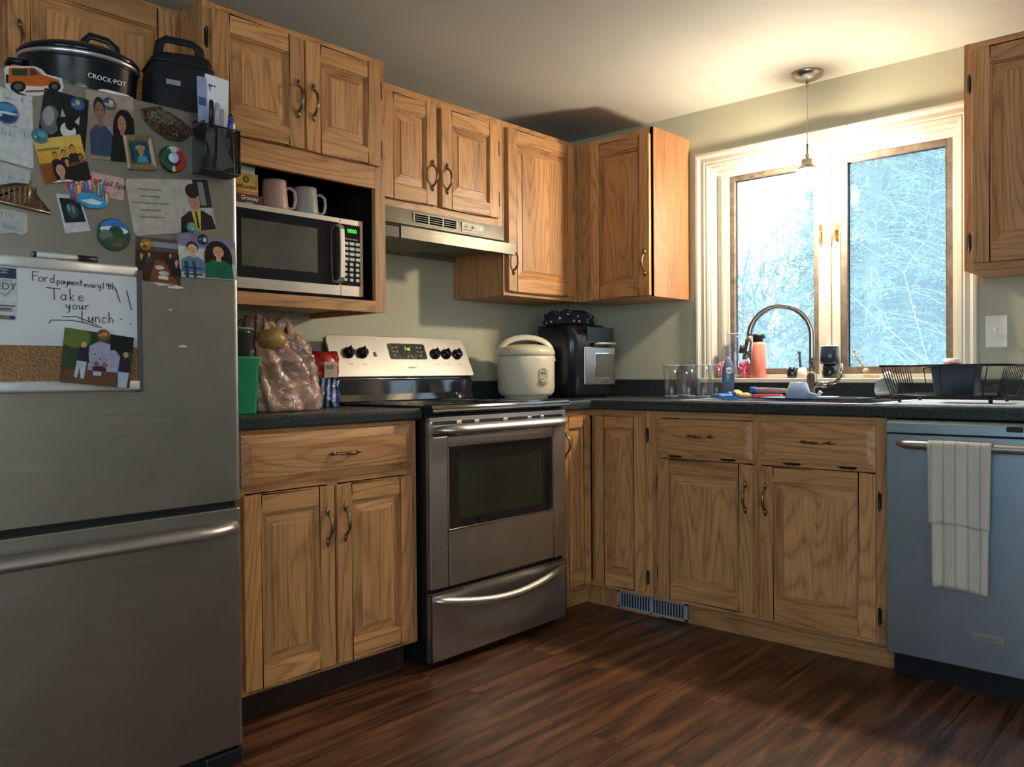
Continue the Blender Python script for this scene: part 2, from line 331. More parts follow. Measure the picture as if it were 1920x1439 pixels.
for yy in (-1.372, -1.442):
    b = MB(); b.box(.048, .056, yy-.008, yy+.008, 1.60, 1.675); d = -1 if yy > -1.4 else 1
    b.tube([(.046, yy, 1.645), (.030, yy+.003*d, 1.640), (.026, yy+.008*d, 1.61), (.024, yy+.012*d, 1.57)], [.005, .005, .0045, .003], 8)
    l = b.build('latch', BRASS, win, bev=.001)
# plain windows on the unseen walls
def plain_window(name, horizontal, a0, a1, p):
    b = MB(); z0, z1 = .85, 2.05
    def bx(u0, u1, v0, v1, t0=-.03, t1=.10):
        if horizontal: b.box(u0, u1, p-t1, p-t0, v0, v1)
        else: b.box(p-t1, p-t0, u0, u1, v0, v1)
    for (u0, u1, v0, v1) in ((a0-.07, a0, z0-.07, z1+.07), (a1, a1+.07, z0-.07, z1+.07), (a0, a1, z1, z1+.07), (a0, a1, z0-.07, z0), ((a0+a1)/2-.02, (a0+a1)/2+.02, z0, z1)): bx(u0, u1, v0, v1)
    o = b.build(name, TRIM, kind='structure', bev=.004)
    b = MB()
    if horizontal: b.box(a0, a1, p-.062, p-.058, z0, z1)
    else: b.box(p-.062, p-.058, a0, a1, z0, z1)
    b.build('pane', PANE, o)
plain_window('window_2', False, -4.15, -2.45, -5.2); plain_window('window_3', True, -4.7, -3.2, -5.0)  # second window is added, set to hold the fill clear of fridge reflections

# ------------------------------------------------------------------ cabinet kit
def pull_mesh():
    b = MB(); n = 14; pts = []; rr = []
    for i in range(n+1):
        t = -1+2*i/n; pts.append((0, -.004-.024*max(0, 1-abs(t)**2.6), t*.042)); rr.append(.0034+.0016*(1-t*t)+(.002 if abs(t) > .93 else 0))
    b.tube(pts, rr, 8)
    for s in (-1, 1):
        b.tube([(0, -.003, s*.036), (0, -.0045, s*.043), (0, -.004, s*.050), (0, -.003, s*.058), (0, -.002, s*.064)], [.003, .0062, .0075, .0045, .0012], 8, flat=.8)
    o = b.build('pull', BRONZE); me = o.data; bpy.data.objects.remove(o); return me
PULL = pull_mesh()
def hinge_mesh():
    b = MB(); b.box(-.006, .006, -.003, 0, -.025, .025); b.tube([(0, -.005, -.028), (0, -.005, .028)], .0035, 8)
    for s in (-1, 1): b.tube([(0, -.005, s*.028), (0, -.005, s*.033)], [.0035, .0015], 8)
    o = b.build('hinge', HINGEM); me = o.data; bpy.data.objects.remove(o); return me
HINGE = hinge_mesh()
def door(par, x0, x1, z0, z1, yf, pull=None, hinges=None, sw=.056, name='door', pull_len=None):
    t = .019; b = MB(); y0 = yf-t
    b.box(x0, x0+sw, y0, yf, z0, z1, 0); b.box(x1-sw, x1, y0, yf, z0, z1, 0)
    b.box(x0+sw, x1-sw, y0, yf, z1-sw, z1, 1); b.box(x0+sw, x1-sw, y0, yf, z0, z0+sw, 1)
    # inner sticking bead
    a0, a1, c0, c1 = x0+sw, x1-sw, z0+sw, z1-sw; q = .006
    b.box(a0, a0+q, y0+.005, yf-.002, c0, c1, 0); b.box(a1-q, a1, y0+.005, yf-.002, c0, c1, 0)
    b.box(a0, a1, y0+.005, yf-.002, c1-q, c1, 1); b.box(a0, a1, y0+.005, yf-.002, c0, c0+q, 1)
    d = b.build(name, OAK, par, bev=.0022)
    # raised panel with bevelled field
    a0 += q; a1 -= q; c0 += q; c1 -= q; w = min(.034, (a1-a0)*.24)
    def ring(i, y): return [(a0+i, y, c0+i), (a1-i, y, c0+i), (a1-i, y, c1-i), (a0+i, y, c1-i)]
    b = MB(); yb = yf-.004
    R = [ring(0, yb), ring(0, y0+.0125), ring(w, y0+.0055), ring(w+.0006, y0+.002)]
    for k in range(3):
        for i in range(4):
            j = (i+1) % 4; b.add([R[k][i], R[k][j], R[k+1][j], R[k+1][i]], [(0, 1, 2, 3)], 1 if i in (0, 2) else 0, False, r=3.0+i)
    # field glued up from two or three boards
    nb = 2 if (a1-a0) < .3 else 3; xs = [a0+w+(a1-a0-2*w)*k/nb for k in range(nb+1)]
    if nb > 1: xs[1] += random.uniform(-.02, .02)
    for k in range(nb): b.box(xs[k]+.0006*(k == 0), xs[k+1]-.0006*(k == nb-1), y0+.002, y0+.006, c0+w+.0006, c1-w-.0006, 0)
    b.build('raised_panel', OAK, d)
    if pull:
        px, pz, hor = pull; inst(PULL, 'handle', d, (px, y0, pz), (0, PI/2, 0) if hor else (0, 0, 0))
    for (hxx, hz, side) in (hinges or []): inst(HINGE, 'hinge', d, (hxx, yf, hz))
    return d
def drawer_front(par, x0, x1, z0, z1, yf, pull=None, hinge_x=()):
    b = MB(); t = .020; w = .026; y0 = yf-t
    def ring(i, y): return [(x0+i, y, z0+i), (x1-i, y, z0+i), (x1-i, y, z1-i), (x0+i, y, z1-i)]
    R = [ring(0, yf), ring(0, yf-.010), ring(w, y0+.0015), ring(w+.0006, y0)]
    b.add(R[0], [(0, 1, 2, 3)], 1)
    for k in range(3):
        for i in range(4):
            j = (i+1) % 4; b.add([R[k][i], R[k][j], R[k+1][j], R[k+1][i]], [(0, 1, 2, 3)], 1, False, r=4.0)
    b.add(R[3], [(0, 1, 2, 3)], 1, False, r=4.0)
    d = b.build('drawer', OAK, par)
    if pull: inst(PULL, 'handle', d, (pull[0], y0, pull[1]), (0, PI/2, 0))
    for h in hinge_x: inst(HINGE, 'hinge', d, (h, yf-.001, z0-.004), (0, PI/2, 0))
    return d
def carcass(par, w, d, z0, z1, rails, stiles, kick=False, open_=None, inner=None, name='body'):
    """plywood box behind a face frame; rails/stiles are (x0,x1,z0,z1) frame members on the front"""
    b = MB(); t = .018; f = .019
    b.box(0, t, -d+f, 0, z0, z1, 0); b.box(w-t, w, -d+f, 0, z0, z1, 0); b.box(t, w-t, -d+f, 0, z1-t, z1, 1); b.box(t, w-t, -d+f, 0, z0, z0+t, 1); b.box(t, w-t, -.008, 0, z0+t, z1-t, 0)
    for s in stiles: b.box(s[0], s[1], -d, -d+f, s[2], s[3], 0)
    for s in rails: b.box(s[0]+.0004, s[1]-.0004, -d+.0005, -d+f-.0004, s[2]+.0003, s[3]-.0003, 1)
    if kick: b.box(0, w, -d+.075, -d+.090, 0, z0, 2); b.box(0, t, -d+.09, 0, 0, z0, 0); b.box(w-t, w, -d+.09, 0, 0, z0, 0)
    return b.build(name, OAK+([KICK] if kick else []), par, bev=.0008)

# --- left base cabinet (local x from its left side)
X0 = -2.315; w = .690
c = thing('base_cabinet', 'two-door oak base cabinet with wide drawer, between refrigerator and stove', 'cabinet', (X0, 0, 0))
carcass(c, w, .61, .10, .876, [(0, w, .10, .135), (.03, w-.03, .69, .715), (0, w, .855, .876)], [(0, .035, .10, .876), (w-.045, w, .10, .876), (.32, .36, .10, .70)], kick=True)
drawer_front(c, .018, w-.032, .710, .862, -.61, (.375, .787))
door(c, .020, .3335, .118, .686, -.61, (.305, .560, False), [(.011, .17, 0), (.011, .60, 0)])
door(c, .3445, w-.032, .118, .686, -.61, (.372, .565, False), [(w-.024, .19, 0), (w-.024, .58, 0)])

# --- corner base cabinet: one door beside the stove, one under the counter run
c = thing('corner_base_cabinet', 'oak corner base cabinet with two narrow doors meeting right of the stove', 'cabinet', (0, 0, 0))
b = MB()
b.box(-.850, -.832, -.591, 0, .10, .876, 0); b.box(-.85, -.008, -.60, -.0, .10, .118, 1); b.box(-.60, 0, -.925, -.60, .10, .118, 1); b.box(-.59, 0, -.925, -.907, .10, .876, 0)
b.box(-.8496, -.61, -.6095, -.5912, .1004, .135, 1); b.box(-.8496, -.61, -.6095, -.5912, .845, .8756, 1); b.box(-.850, -.835, -.61, -.591, .10, .876, 0)
b.box(-.55, -.53, -.925, -.53, 0, .10, 0); b.box(-.85, -.53, -.535, -.52, 0, .10, 1)
b.box(-.85, -.60, -.60, -.585, .13, .85, 0)
b.build('body', OAK, c, bev=.0008)
b = MB()     # frame on the sink side, own empty-less mesh with its grain
b.box(-.6095, -.5912, -.925, -.61, .1004, .125, 1); b.box(-.6095, -.5912, -.925, -.61, .848, .8756, 1); b.box(-.61, -.591, -.9265, -.898, .10, .876, 0); b.box(-.60, -.585, -.90, -.61, .12, .85, 0)
b.build('face_frame', [OZ, oak('oak_y_grain', 'y')], c, bev=.0008)
door(c, -.838, -.634, .118, .850, -.61, (-.815, .735, False), None, sw=.050)
c2 = thing('tmp', 'x', 'x', (0, 0, 0), -PI/2)
# second door, built in a rotated frame then parented to the same cabinet
def rot_door(parent, tmp, **k):
    d = door(tmp, **k); m = MW[tmp.name]
    d.parent = parent; d.matrix_parent_inverse = Matrix(); d.matrix_basis = m; return d
rot_door(c, c2, x0=.645, x1=.898, z0=.118, z1=.850, yf=-.61, hinges=[(.906, .775, 0), (.906, .18, 0)], sw=.050)
bpy.data.objects.remove(c2)

# --- sink base cabinet, rotated: local x -> world -y, local -y -> world -x
w = .930; Y0 = -.928
c = thing('sink_base_cabinet', 'oak sink base cabinet with two false drawers over two doors', 'cabinet', (0, Y0, 0), -PI/2)
b = MB(); t = .018
b.box(0, t, -.59, 0, .10, .876, 0); b.box(w-t, w, -.59, 0, .10, .876, 0); b.box(t, w-t, -.59, 0, .10, .118, 1); b.box(t, w-t, -.01, 0, .118, .70, 0)
for s in [(0, .040), (.4475, .4775), (w-.038, w)]: b.box(s[0], s[1], -.61, -.591, .10, .876, 0)
for s in [(.1004, .125), (.686, .706), (.850, .8756)]: b.box(.0004, w-.0004, -.6095, -.5912, s[0], s[1], 1)
b.box(0, w, -.535, -.52, 0, .10, 1)
b.build('body', OAK, c, bev=.0008)
drawer_front(c, .028, .448, .700, .846, -.61, (.235, .782), (.11, .345))
drawer_front(c, .476, .896, .702, .850, -.61, (.700, .782), (.60, .80))
door(c, .036, .452, .118, .682, -.61, (.425, .560, False), [(.028, .215, 0), (.028, .585, 0)])
door(c, .478, .898, .118, .682, -.61, (.505, .560, False), [(.907, .195, 0), (.907, .590, 0)])

# --- upper cabinets
ZT, ZB = 2.150, 1.382
w = .762
c = thing('hood_cabinet', 'short oak wall cabinet with two doors directly above the range hood', 'cabinet', (-1.617, 0, 0))
carcass(c, w, .32, 1.682, ZT, [(0, w, 1.682, 1.715), (0, w, 2.112, ZT)], [(0, .040, 1.682, ZT), (w-.048, w, 1.682, ZT), (.345, .395, 1.682, ZT)])
door(c, .075, .3555, 1.712, 2.114, -.32, (.330, 1.83, False), None)
door(c, .383, .720, 1.712, 2.114, -.32, (.410, 1.83, False), [(.735, 1.80, 0), (.735, 2.02, 0)])
w = .535
c = thing('wall_cabinet', 'single-door oak wall cabinet in the corner, right of the hood', 'cabinet', (-.853, 0, 0))
carcass(c, w, .32, ZB, ZT, [(0, w, ZB, ZB+.03), (0, w, 2.112, ZT)], [(0, .040, ZB, ZT), (w-.060, w, ZB, ZT)])
door(c, .017, .490, 1.402, 2.120, -.32, (.045, 1.535, False), None)
w = .757
c = thing('wall_cabinet', 'single-door oak wall cabinet with lit end panel, left of the window', 'cabinet', (0, 0, 0), -PI/2)
b = MB(); t = .018
b.box(.322, w, -.301, 0, ZT-t, ZT, 1); b.box(.322, w, -.301, 0, ZB, ZB+t, 1); b.box(w-t, w-.001, -.320, 0, ZB, ZT, 0)
b.box(.322, .425, -.32, -.301, ZB, ZT, 0); b.box(w-.02, w, -.32, -.301, ZB, ZT, 0); b.box(.42, w-.018, -.3195, -.3012, ZB+.0004, ZB+.03, 1); b.box(.42, w-.018, -.3195, -.3012, 2.112, ZT-.0004, 1)
b.build('body', OAK, c, bev=.0008)
b = MB(); b.box(w-.0008, w+.0012, -.320, -.001, ZB+.0005, ZT-.0005); b.build('end_panel', DIM_OAK, c)
door(c, .412, .745, ZB+.004, 2.118, -.32, (.722, 1.535, False), [(.405, 1.50, 0), (.405, 2.02, 0)])
# right-hand wall cabinet beyond the window
w = .62
c = thing('wall_cabinet', 'oak wall cabinet right of the window, cut off by the frame edge', 'cabinet', (0, -2.025, 0), -PI/2)
carcass(c, w, .32, ZB, ZT+.02, [(0, w, ZB, ZB+.035), (0, w, 2.125, ZT+.02)], [(0, .030, ZB, ZT+.02), (w-.03, w, ZB, ZT+.02)])
door(c, .028, .595, 1.408, 2.140, -.32, (.57, 1.53, False), [(.018, 1.48, 0), (.018, 2.03, 0)])

# tall microwave cabinet
w = .690; TB = 1.258; TD = .456
c = thing('microwave_cabinet', 'deep oak wall cabinet with two doors over an open black-lined microwave shelf', 'cabinet', (X0, 0, 0))
b = MB(); t = .018; fr = .019
b.box(0, t, -TD+fr, 0, TB, 2.16, 0); b.box(w-t, w, -TD+fr, 0, TB, 2.16, 0); b.box(t, w-t, -TD+fr, 0, 2.142, 2.16, 1); b.box(t, w-t, -TD+fr, 0, 1.277, 1.295, 1); b.box(t, w-t, -TD+fr, 0, 1.735, 1.753, 1); b.box(t, w-t, -.008, 0, TB+.02, 2.14, 0)
b.box(0, .045, -TD, -TD+fr, TB, 2.16, 0); b.box(w-.046, w, -TD, -TD+fr, TB, 2.16, 0)
b.box(.045, w-.046, -TD, -TD+fr, TB, 1.298, 1); b.box(.045, w-.046, -TD, -TD+fr, 1.698, 1.790, 1); b.box(.045, w-.046, -TD, -TD+fr, 2.118, 2.16, 1); b.box(.32, .37, -TD+.0006, -TD+fr-.001, 1.75, 2.15, 0)
b.build('body', OAK, c, bev=.0008)
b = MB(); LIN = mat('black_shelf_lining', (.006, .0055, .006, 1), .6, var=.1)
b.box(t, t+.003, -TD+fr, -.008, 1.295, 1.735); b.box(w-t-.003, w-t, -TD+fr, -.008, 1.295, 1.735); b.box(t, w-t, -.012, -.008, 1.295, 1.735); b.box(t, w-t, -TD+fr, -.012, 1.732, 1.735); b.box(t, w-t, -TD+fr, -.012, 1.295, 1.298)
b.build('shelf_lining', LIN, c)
door(c, .022, .342, 1.776, 2.134, -TD, (.318, 1.935, False), [(.012, 2.05, 0), (.012, 1.84, 0)])
door(c, .350, .660, 1.776, 2.134, -TD, (.376, 1.935, False), [(.671, 1.84, 0), (.671, 2.05, 0)])
# cabinet above the refrigerator
w = .98
c = thing('wall_cabinet', 'shadowed oak wall cabinet above the refrigerator, behind the slow cooker', 'cabinet', (X0-w-.004, 0, 0))
carcass(c, w, .32, 1.80, 2.16, [(0, w, 1.80, 1.83), (0, w, 2.125, 2.16)], [(0, .04, 1.80, 2.16), (w-.04, w, 1.80, 2.16), (.47, .51, 1.80, 2.16)])
door(c, .02, .478, 1.815, 2.138, -.32, (.45, 1.93, False), None)
door(c, .502, .960, 1.815, 2.138, -.32, (.53, 1.93, False), [(.965, 1.98, 0)])

# ------------------------------------------------------------------ countertops
def edge_poly(front, back, z0, z1):     # profile (y,z) with a rolled front edge, small front lip rise
    r = .010; p = [(back, z0), (back, z1), (front+r+.02, z1)]
    p += [(front+.012, z1+.002), (front+.005, z1+.001), (front+.0015, z1-.004), (front, z1-.012), (front, z0+.006), (front+.004, z0)]
    return p
b = MB(); b.prism(edge_poly(-.638, 0, .878, .916), 'x', -2.33, -1.620)
ct = b.build('countertop', COUNTER); tag(ct, 'short black laminate countertop between refrigerator and stove', 'countertop')
b = MB(); b.box(-2.33, -1.620, -.020, 0, .916, 1.0); b.build('backsplash', COUNTER, ct, bev=.003)
b = MB()
b.prism(edge_poly(-.638, 0, .878, .916), 'x', -.852, -.638)
b.box(-.64, -.0, -.638, 0, .878, .916)
SK = (-.575, -.135, -1.78, -1.03)   # sink cut-out x0,x1,y0,y1
ep = edge_poly(-.638, SK[0], .878, .916); b.prism(ep, 'y', -.638, -2.70)
b.box(SK[0], 0, SK[3], -.638, .878, .916); b.box(SK[0], 0, -2.70, SK[2], .878, .916); b.box(SK[1], 0, SK[2], SK[3], .878, .916)
ct = b.build('countertop', COUNTER); tag(ct, 'long L-shaped black laminate countertop running under the window', 'countertop')
b = MB(); b.box(-.852, 0, -.020, 0, .916, 1.0); b.box(-.020, 0, -2.70, -.020, .916, .984); b.box(-.020, 0, -.80, -.020, .984, 1.0); b.box(-.020, 0, -2.70, -1.99, .984, 1.0)
b.build('backsplash', COUNTER, ct, bev=.003)

# sink
SINKM = steel('sink_steel', (.6, .6, .62), .28, 'y', .2)
sk = thing('sink', 'stainless drop-in kitchen sink in the counter below the window', 'sink', (-.35, -1.405, .90))
b = MB(); x0, x1, y0, y1 = SK; z = .9165; e = .022
b.box(x0-e, x0, y0-e, y1+e, z, z+.005); b.box(x1, x1+e, y0-e, y1+e, z, z+.005); b.box(x0, x1, y0-e, y0, z, z+.005); b.box(x0, x1, y1, y1+e, z, z+.005)
b.build('rim', SINKM, sk, True, bev=.002)
b = MB(); i = .006
b.box(x0+.002, x0+i, y0+.002, y1-.002, .74, .918); b.box(x1-i, x1-.002, y0+.002, y1-.002, .74, .918); b.box(x0+i, x1-i, y0+.002, y0+i, .74, .918); b.box(x0+i, x1-i, y1-i, y1-.002, .74, .918); b.box(x0+i, x1-i, y0+i, y1-i, .74, .745)
b.box(x0+i, x1-i, -1.41, -1.40, .745, .90)
b.build('basin', SINKM, sk, True)

# ------------------------------------------------------------------ refrigerator
FY = -.80; FR = -2.398; FL = -3.235
fr_ = thing('refrigerator', 'stainless bottom-freezer refrigerator covered in photos and magnets', 'refrigerator', ((FL+FR)/2, -.45, 0))
SIDE = mat('fridge_dark_grey_side', (.10, .10, .10, 1), .45, var=.05)
b = MB(); b.box(FL+.005, FR-.005, -.735, -.03, .055, 1.692); b.build('body', SIDE, fr_, True, bev=.004)
def fridge_panel(name, z0, z1):
    b = MB(); yb = FY+.062; r = .016; pts = [(FL, yb), (FL, FY+r)]
    for i in range(6): a = PI+PI/2*i/5; pts.append((FL+r+r*math.cos(a), FY+r+r*math.sin(a)))
    for i in range(6): a = 1.5*PI+PI/2*i/5; pts.append((FR-r+r*math.cos(a), FY+r+r*math.sin(a)))
    pts += [(FR, yb)]
    b.prism(pts, 'z', z0, z1, 0, False); o = b.build(name, STEELF, fr_, True, bev=.003)
    return o
ud = fridge_panel('refrigerator_door', .706, 1.700); ld = fridge_panel('freezer_drawer', .060, .688)
b = MB(); b.box(FL+.01, FR-.008, FY+.02, -.70, .688, .706); b.build('door_gap_gasket', BLK, fr_, True)
b = MB(); pts = []; rr = []
for i in range(25):
    t = i/24; x = FR-.018-(.80)*t; s = min(1, min(t, 1-t)/.16); pts.append((x, FY+.004-.052*math.sin(s*PI/2)**.8, .642+.0*s)); rr.append(.015+.004*min(1, s))
b.tube(pts, rr, 14, flat=.75); b.build('handle', STEEL, ld, True)
b = MB(); b.box(FL+.02, FR-.012, FY+.03, -.70, .0, .055); b.box(FR-.11, FR-.004, FY+.0, FY+.09, .012, .052)
b.build('base_grille', BLK, fr_, True, bev=.006)
b = MB(); b.box(FR-.10, FR-.01, -.79, -.70, 1.7005, 1.712); b.build('hinge_cover', mat('fridge_hinge_cover', (.15, .15, .15, 1), .4), fr_, True, bev=.004)
# wear marks on the door: faint pale scuffs (thin dried residue)
SMUDGE = mat('dried_residue', (.60, .59, .50, 1), .6, var=.2, vs=40)

# ------------------------------------------------------------------ things on the refrigerator door
CM = {}
def cm(c, rough=.38):
    k = 'print_'+c.strip('#')
    if k not in CM: CM[k] = mat(k, c, rough, var=.10, vs=60)
    return CM[k]
def ell(cx, cy, rx, ry, col, n=20): return ([(cx+rx*math.cos(2*PI*i/n), cy+ry*math.sin(2*PI*i/n)) for i in range(n)], col)
def rec(x0, y0, x1, y1, col): return ([(x0, y0), (x1, y0), (x1, y1), (x0, y1)], col)
def card(name, label, cat, quad, bgc, shapes=(), y=FY-.001, th=.0012, group=None, border=None, outline=None):
    """thin printed card on the fridge front; quad TL,TR,BR,BL in (x,z); shapes in unit coords, origin top-left"""
    TL, TR, BR, BL = quad
    def mp(s, t): return ((TL[0]*(1-s)+TR[0]*s)*(1-t)+(BL[0]*(1-s)+BR[0]*s)*t, (TL[1]*(1-s)+TR[1]*s)*(1-t)+(BL[1]*(1-s)+BR[1]*s)*t)
    b = MB(); mats = [cm(bgc)]; idx = {bgc: 0}
    base = [mp(*p) for p in (outline or [(0, 0), (1, 0), (1, 1), (0, 1)])]
    b.prism(base, 'y', y-th, y, 0)
    lay = 1; sh = list(shapes)
    if border: sh = [rec(.05, .05, .95, .95, border)]+sh
    for pts, col in sh:
        if col not in idx: idx[col] = len(mats); mats.append(cm(col))
        yy = y-th-.00012*lay; lay += 1
        b.prism([mp(min(1, max(0, p[0])), min(1, max(0, p[1]))) for p in pts], 'y', yy, yy+.0001, idx[col])
    cx = sum(q[0] for q in quad)/4; cz = min(q[1] for q in quad)
    o = b.build(name, mats, origin=(cx, y, cz)); return tag(o, label, cat, group)
def button(name, label, x, z, r, cols, y=FY-.001, th=.009, group=None, dome=True):
    """domed glass button magnet with a coloured picture below the dome"""
    t = thing(name, label, 'magnet', (x, y, z), group=group)
    b = MB(); mats = [cm(cols[0])]; b.lathe([(r*.98, 0), (r, .002), (r*.97, .004)], (x, y, z), 26, 0, axis='y')
    for k, (dx, dz, rx, rz, col) in enumerate(cols[1:]):
        mats.append(cm(col)); yy = y-.0041-.00015*k
        pts = []
        for i in range(16):
            px, pz = dx*r+rx*r*math.cos(2*PI*i/16), dz*r+rz*r*math.sin(2*PI*i/16); q = math.hypot(px, pz)
            if q > r*.94: px, pz = px*r*.94/q, pz*r*.94/q
            pts.append((x+px, z+pz))
        b.prism(pts, 'y', yy, yy+.0001, k+1)
    b.build('picture_disc', mats, t, True)
    if dome:
        b = MB(); b.lathe([(r*.99, .0045)]+[(r*.99*math.cos(a), .005+th*.5*math.sin(a)) for a in (.3, .6, .9, 1.2, 1.45)], (x, y, z), 26, 0, axis='y')
        b.build('glass_dome', CLEAR, t, True)
    return t
Y1 = FY-.0008
SK1, SK2, HAIR, NAVY = '#c99b7c', '#b98664', '#18120f', '#16202c'
def bust(cx, cy, s, skin, hair, cloth, long=False, face=True):
    L = []
    if long: L.append(ell(cx, cy+s*.35, s*.75, s*1.25, hair))
    L.append(([(cx-s*1.3, cy+s*3.4), (cx-s*1.2, cy+s*1.7), (cx-s*.5, cy+s*1.15), (cx+s*.5, cy+s*1.15), (cx+s*1.2, cy+s*1.7), (cx+s*1.3, cy+s*3.4)], cloth))
    L.append(rec(cx-s*.22, cy+s*.6, cx+s*.22, cy+s*1.3, skin)); L.append(ell(cx, cy-s*.12, s*.60, s*.80, hair)); L.append(ell(cx, cy+s*.12, s*.48, s*.70, skin))
    if face:
        for q in (-1, 1): L.append(ell(cx+q*s*.2, cy+s*.05, s*.08, s*.05, '#20140f', 8))
        L.append(ell(cx, cy+s*.5, s*.16, s*.05, '#8a3b34', 8)); L.append(ell(cx, cy+s*.25, s*.06, s*.1, '#a8765a', 8))
    return L
# notes on the left
n1 = card('paper_note', 'upper handwritten paper note at the left edge, under the big blue round magnet', 'note', [(-3.03, 1.664), (-2.889, 1.650), (-2.889, 1.492), (-3.03, 1.512)], '#b9bdba', y=Y1)
n2 = card('paper_note', 'middle paper note behind the bronze bridge magnet', 'note', [(-3.03, 1.507), (-2.895, 1.488), (-2.898, 1.425), (-3.03, 1.42)], '#a9adaa', y=Y1)
n3 = card('paper_note', 'lowest torn paper note just above the whiteboard', 'note', [(-3.03, 1.400), (-2.904, 1.394), (-2.902, 1.345), (-3.03, 1.335)], '#a6a9a6', y=Y1-.0016, outline=[(0, 0), (1, 0), (1, .82), (.9, 1), (.78, .9), (.5, 1), (0, .95)])

# tiny stroke alphabet for handwriting
G = {'F': [[(0, 0), (.02, 1)], [(0, .98), (.6, 1)], [(0, .55), (.5, .57)]], 'o': [[(.25, .5), (.02, .35), (.1, .03), (.4, .05), (.48, .35), (.25, .5)]],
 'r': [[(.05, .5), (.05, 0)], [(.05, .35), (.2, .5), (.42, .48)]], 'd': [[(.42, .4), (.2, .5), (.02, .25), (.2, 0), (.42, .12)], [(.45, .95), (.43, .0)]],
 'p': [[(.05, .5), (.05, -.4)], [(.05, .42), (.3, .52), (.45, .25), (.25, 0), (.05, .08)]], 'a': [[(.42, .42), (.2, .5), (.02, .22), (.18, 0), (.42, .15)], [(.44, .5), (.44, 0)]],
 'y': [[(.02, .5), (.1, .12), (.3, .08), (.42, .5)], [(.42, .5), (.38, -.3), (.12, -.4)]], 'm': [[(.02, .5), (.02, 0)], [(.02, .38), (.18, .5), (.25, 0)], [(.25, .35), (.4, .5), (.5, 0)]],
 'e': [[(.04, .26), (.42, .3), (.3, .5), (.06, .4), (.06, .08), (.3, 0), (.44, .08)]], 'n': [[(.04, .5), (.04, 0)], [(.04, .36), (.25, .5), (.4, .3), (.42, 0)]], 't': [[(.2, .9), (.22, 0)], [(0, .55), (.42, .58)]],
 'v': [[(.0, .5), (.2, 0), (.42, .5)]], '1': [[(.15, .95), (.12, 0)]], '9': [[(.4, .8), (.15, .9), (.05, .6), (.3, .5), (.42, .85), (.36, 0)]], 'h': [[(.05, 1), (.05, 0)], [(.05, .35), (.25, .5), (.4, .3), (.42, 0)]],
 'T': [[(-.35, 1), (.75, .95)], [(.22, .97), (.25, 0)]], 'k': [[(.05, 1), (.08, 0)], [(.4, .5), (.1, .25), (.42, 0)]], 'u': [[(.03, .5), (.08, .08), (.3, .05), (.4, .5)], [(.4, .5), (.44, 0)]],
 'l': [[(.1, 1), (.05, .1), (.2, 0)]], 'c': [[(.4, .45), (.15, .5), (.03, .2), (.2, 0), (.42, .08)]], '!': [[(.1, 1.4), (.2, .3)], [(.22, .02), (.24, -.02)]], ' ': [],
 'b': [[(.05, 1), (.05, 0)], [(.05, .4), (.35, .5), (.42, .15), (.05, .02)]], 's': [[(.4, .45), (.1, .45), (.1, .28), (.38, .2), (.3, 0), (.02, .05)]], 'i': [[(.15, .5), (.15, 0)]], '$': [[(.4, .8), (.1, .8), (.1, .5), (.4, .4), (.35, .1), (.05, .1)], [(.25, 1), (.25, 0)]], 'D': [[(.03, 1), (.03, 0), (.35, .1), (.48, .5), (.35, .9), (.03, 1)]]}
def write(b, s, x, z, h, y, slope=0, pitch=.55, rad=.0009):
    for i, ch in enumerate(s):
        for st in G.get(ch, []):
            b.tube([(x+(i*pitch+p[0])*h, y, z+p[1]*h+slope*(i*pitch+p[0])*h) for p in st], rad, 6)
b = MB(); write(b, 'bois $  th', -2.945, 1.632, .012, Y1-.0018, rad=.0003); write(b, 'Dnbs  b', -2.95, 1.555, .013, Y1-.0018, rad=.0003); write(b, 'the sh', -2.948, 1.575, .009, Y1-.0018, rad=.0003)
b.build('handwriting', cm('#6d7278'), n1).location = (-Vector(n1.location))
b = MB(); write(b, 's boice', -2.952, 1.462, .012, Y1-.0018, rad=.0003); b.build('handwriting', cm('#6d7278'), n2).location = -Vector(n2.location)
b = MB(); write(b, 'lly', -2.953, 1.378, .014, Y1-.0033, rad=.0003); write(b, 'hnks !', -2.95, 1.355, .012, Y1-.0033, rad=.0003); b.build('handwriting', cm('#6d7278'), n3).location = -Vector(n3.location)

button('round_magnet', 'large round deep-blue seascape magnet on the paper note at far left', -2.941, 1.603, .023, ['#14508c', (0, -.05, .95, .12, '#cfe0e4'), (0, .45, .8, .35, '#3f8fb8'), (0, -.5, .8, .3, '#0d2f66')], y=Y1-.0022, th=.012)
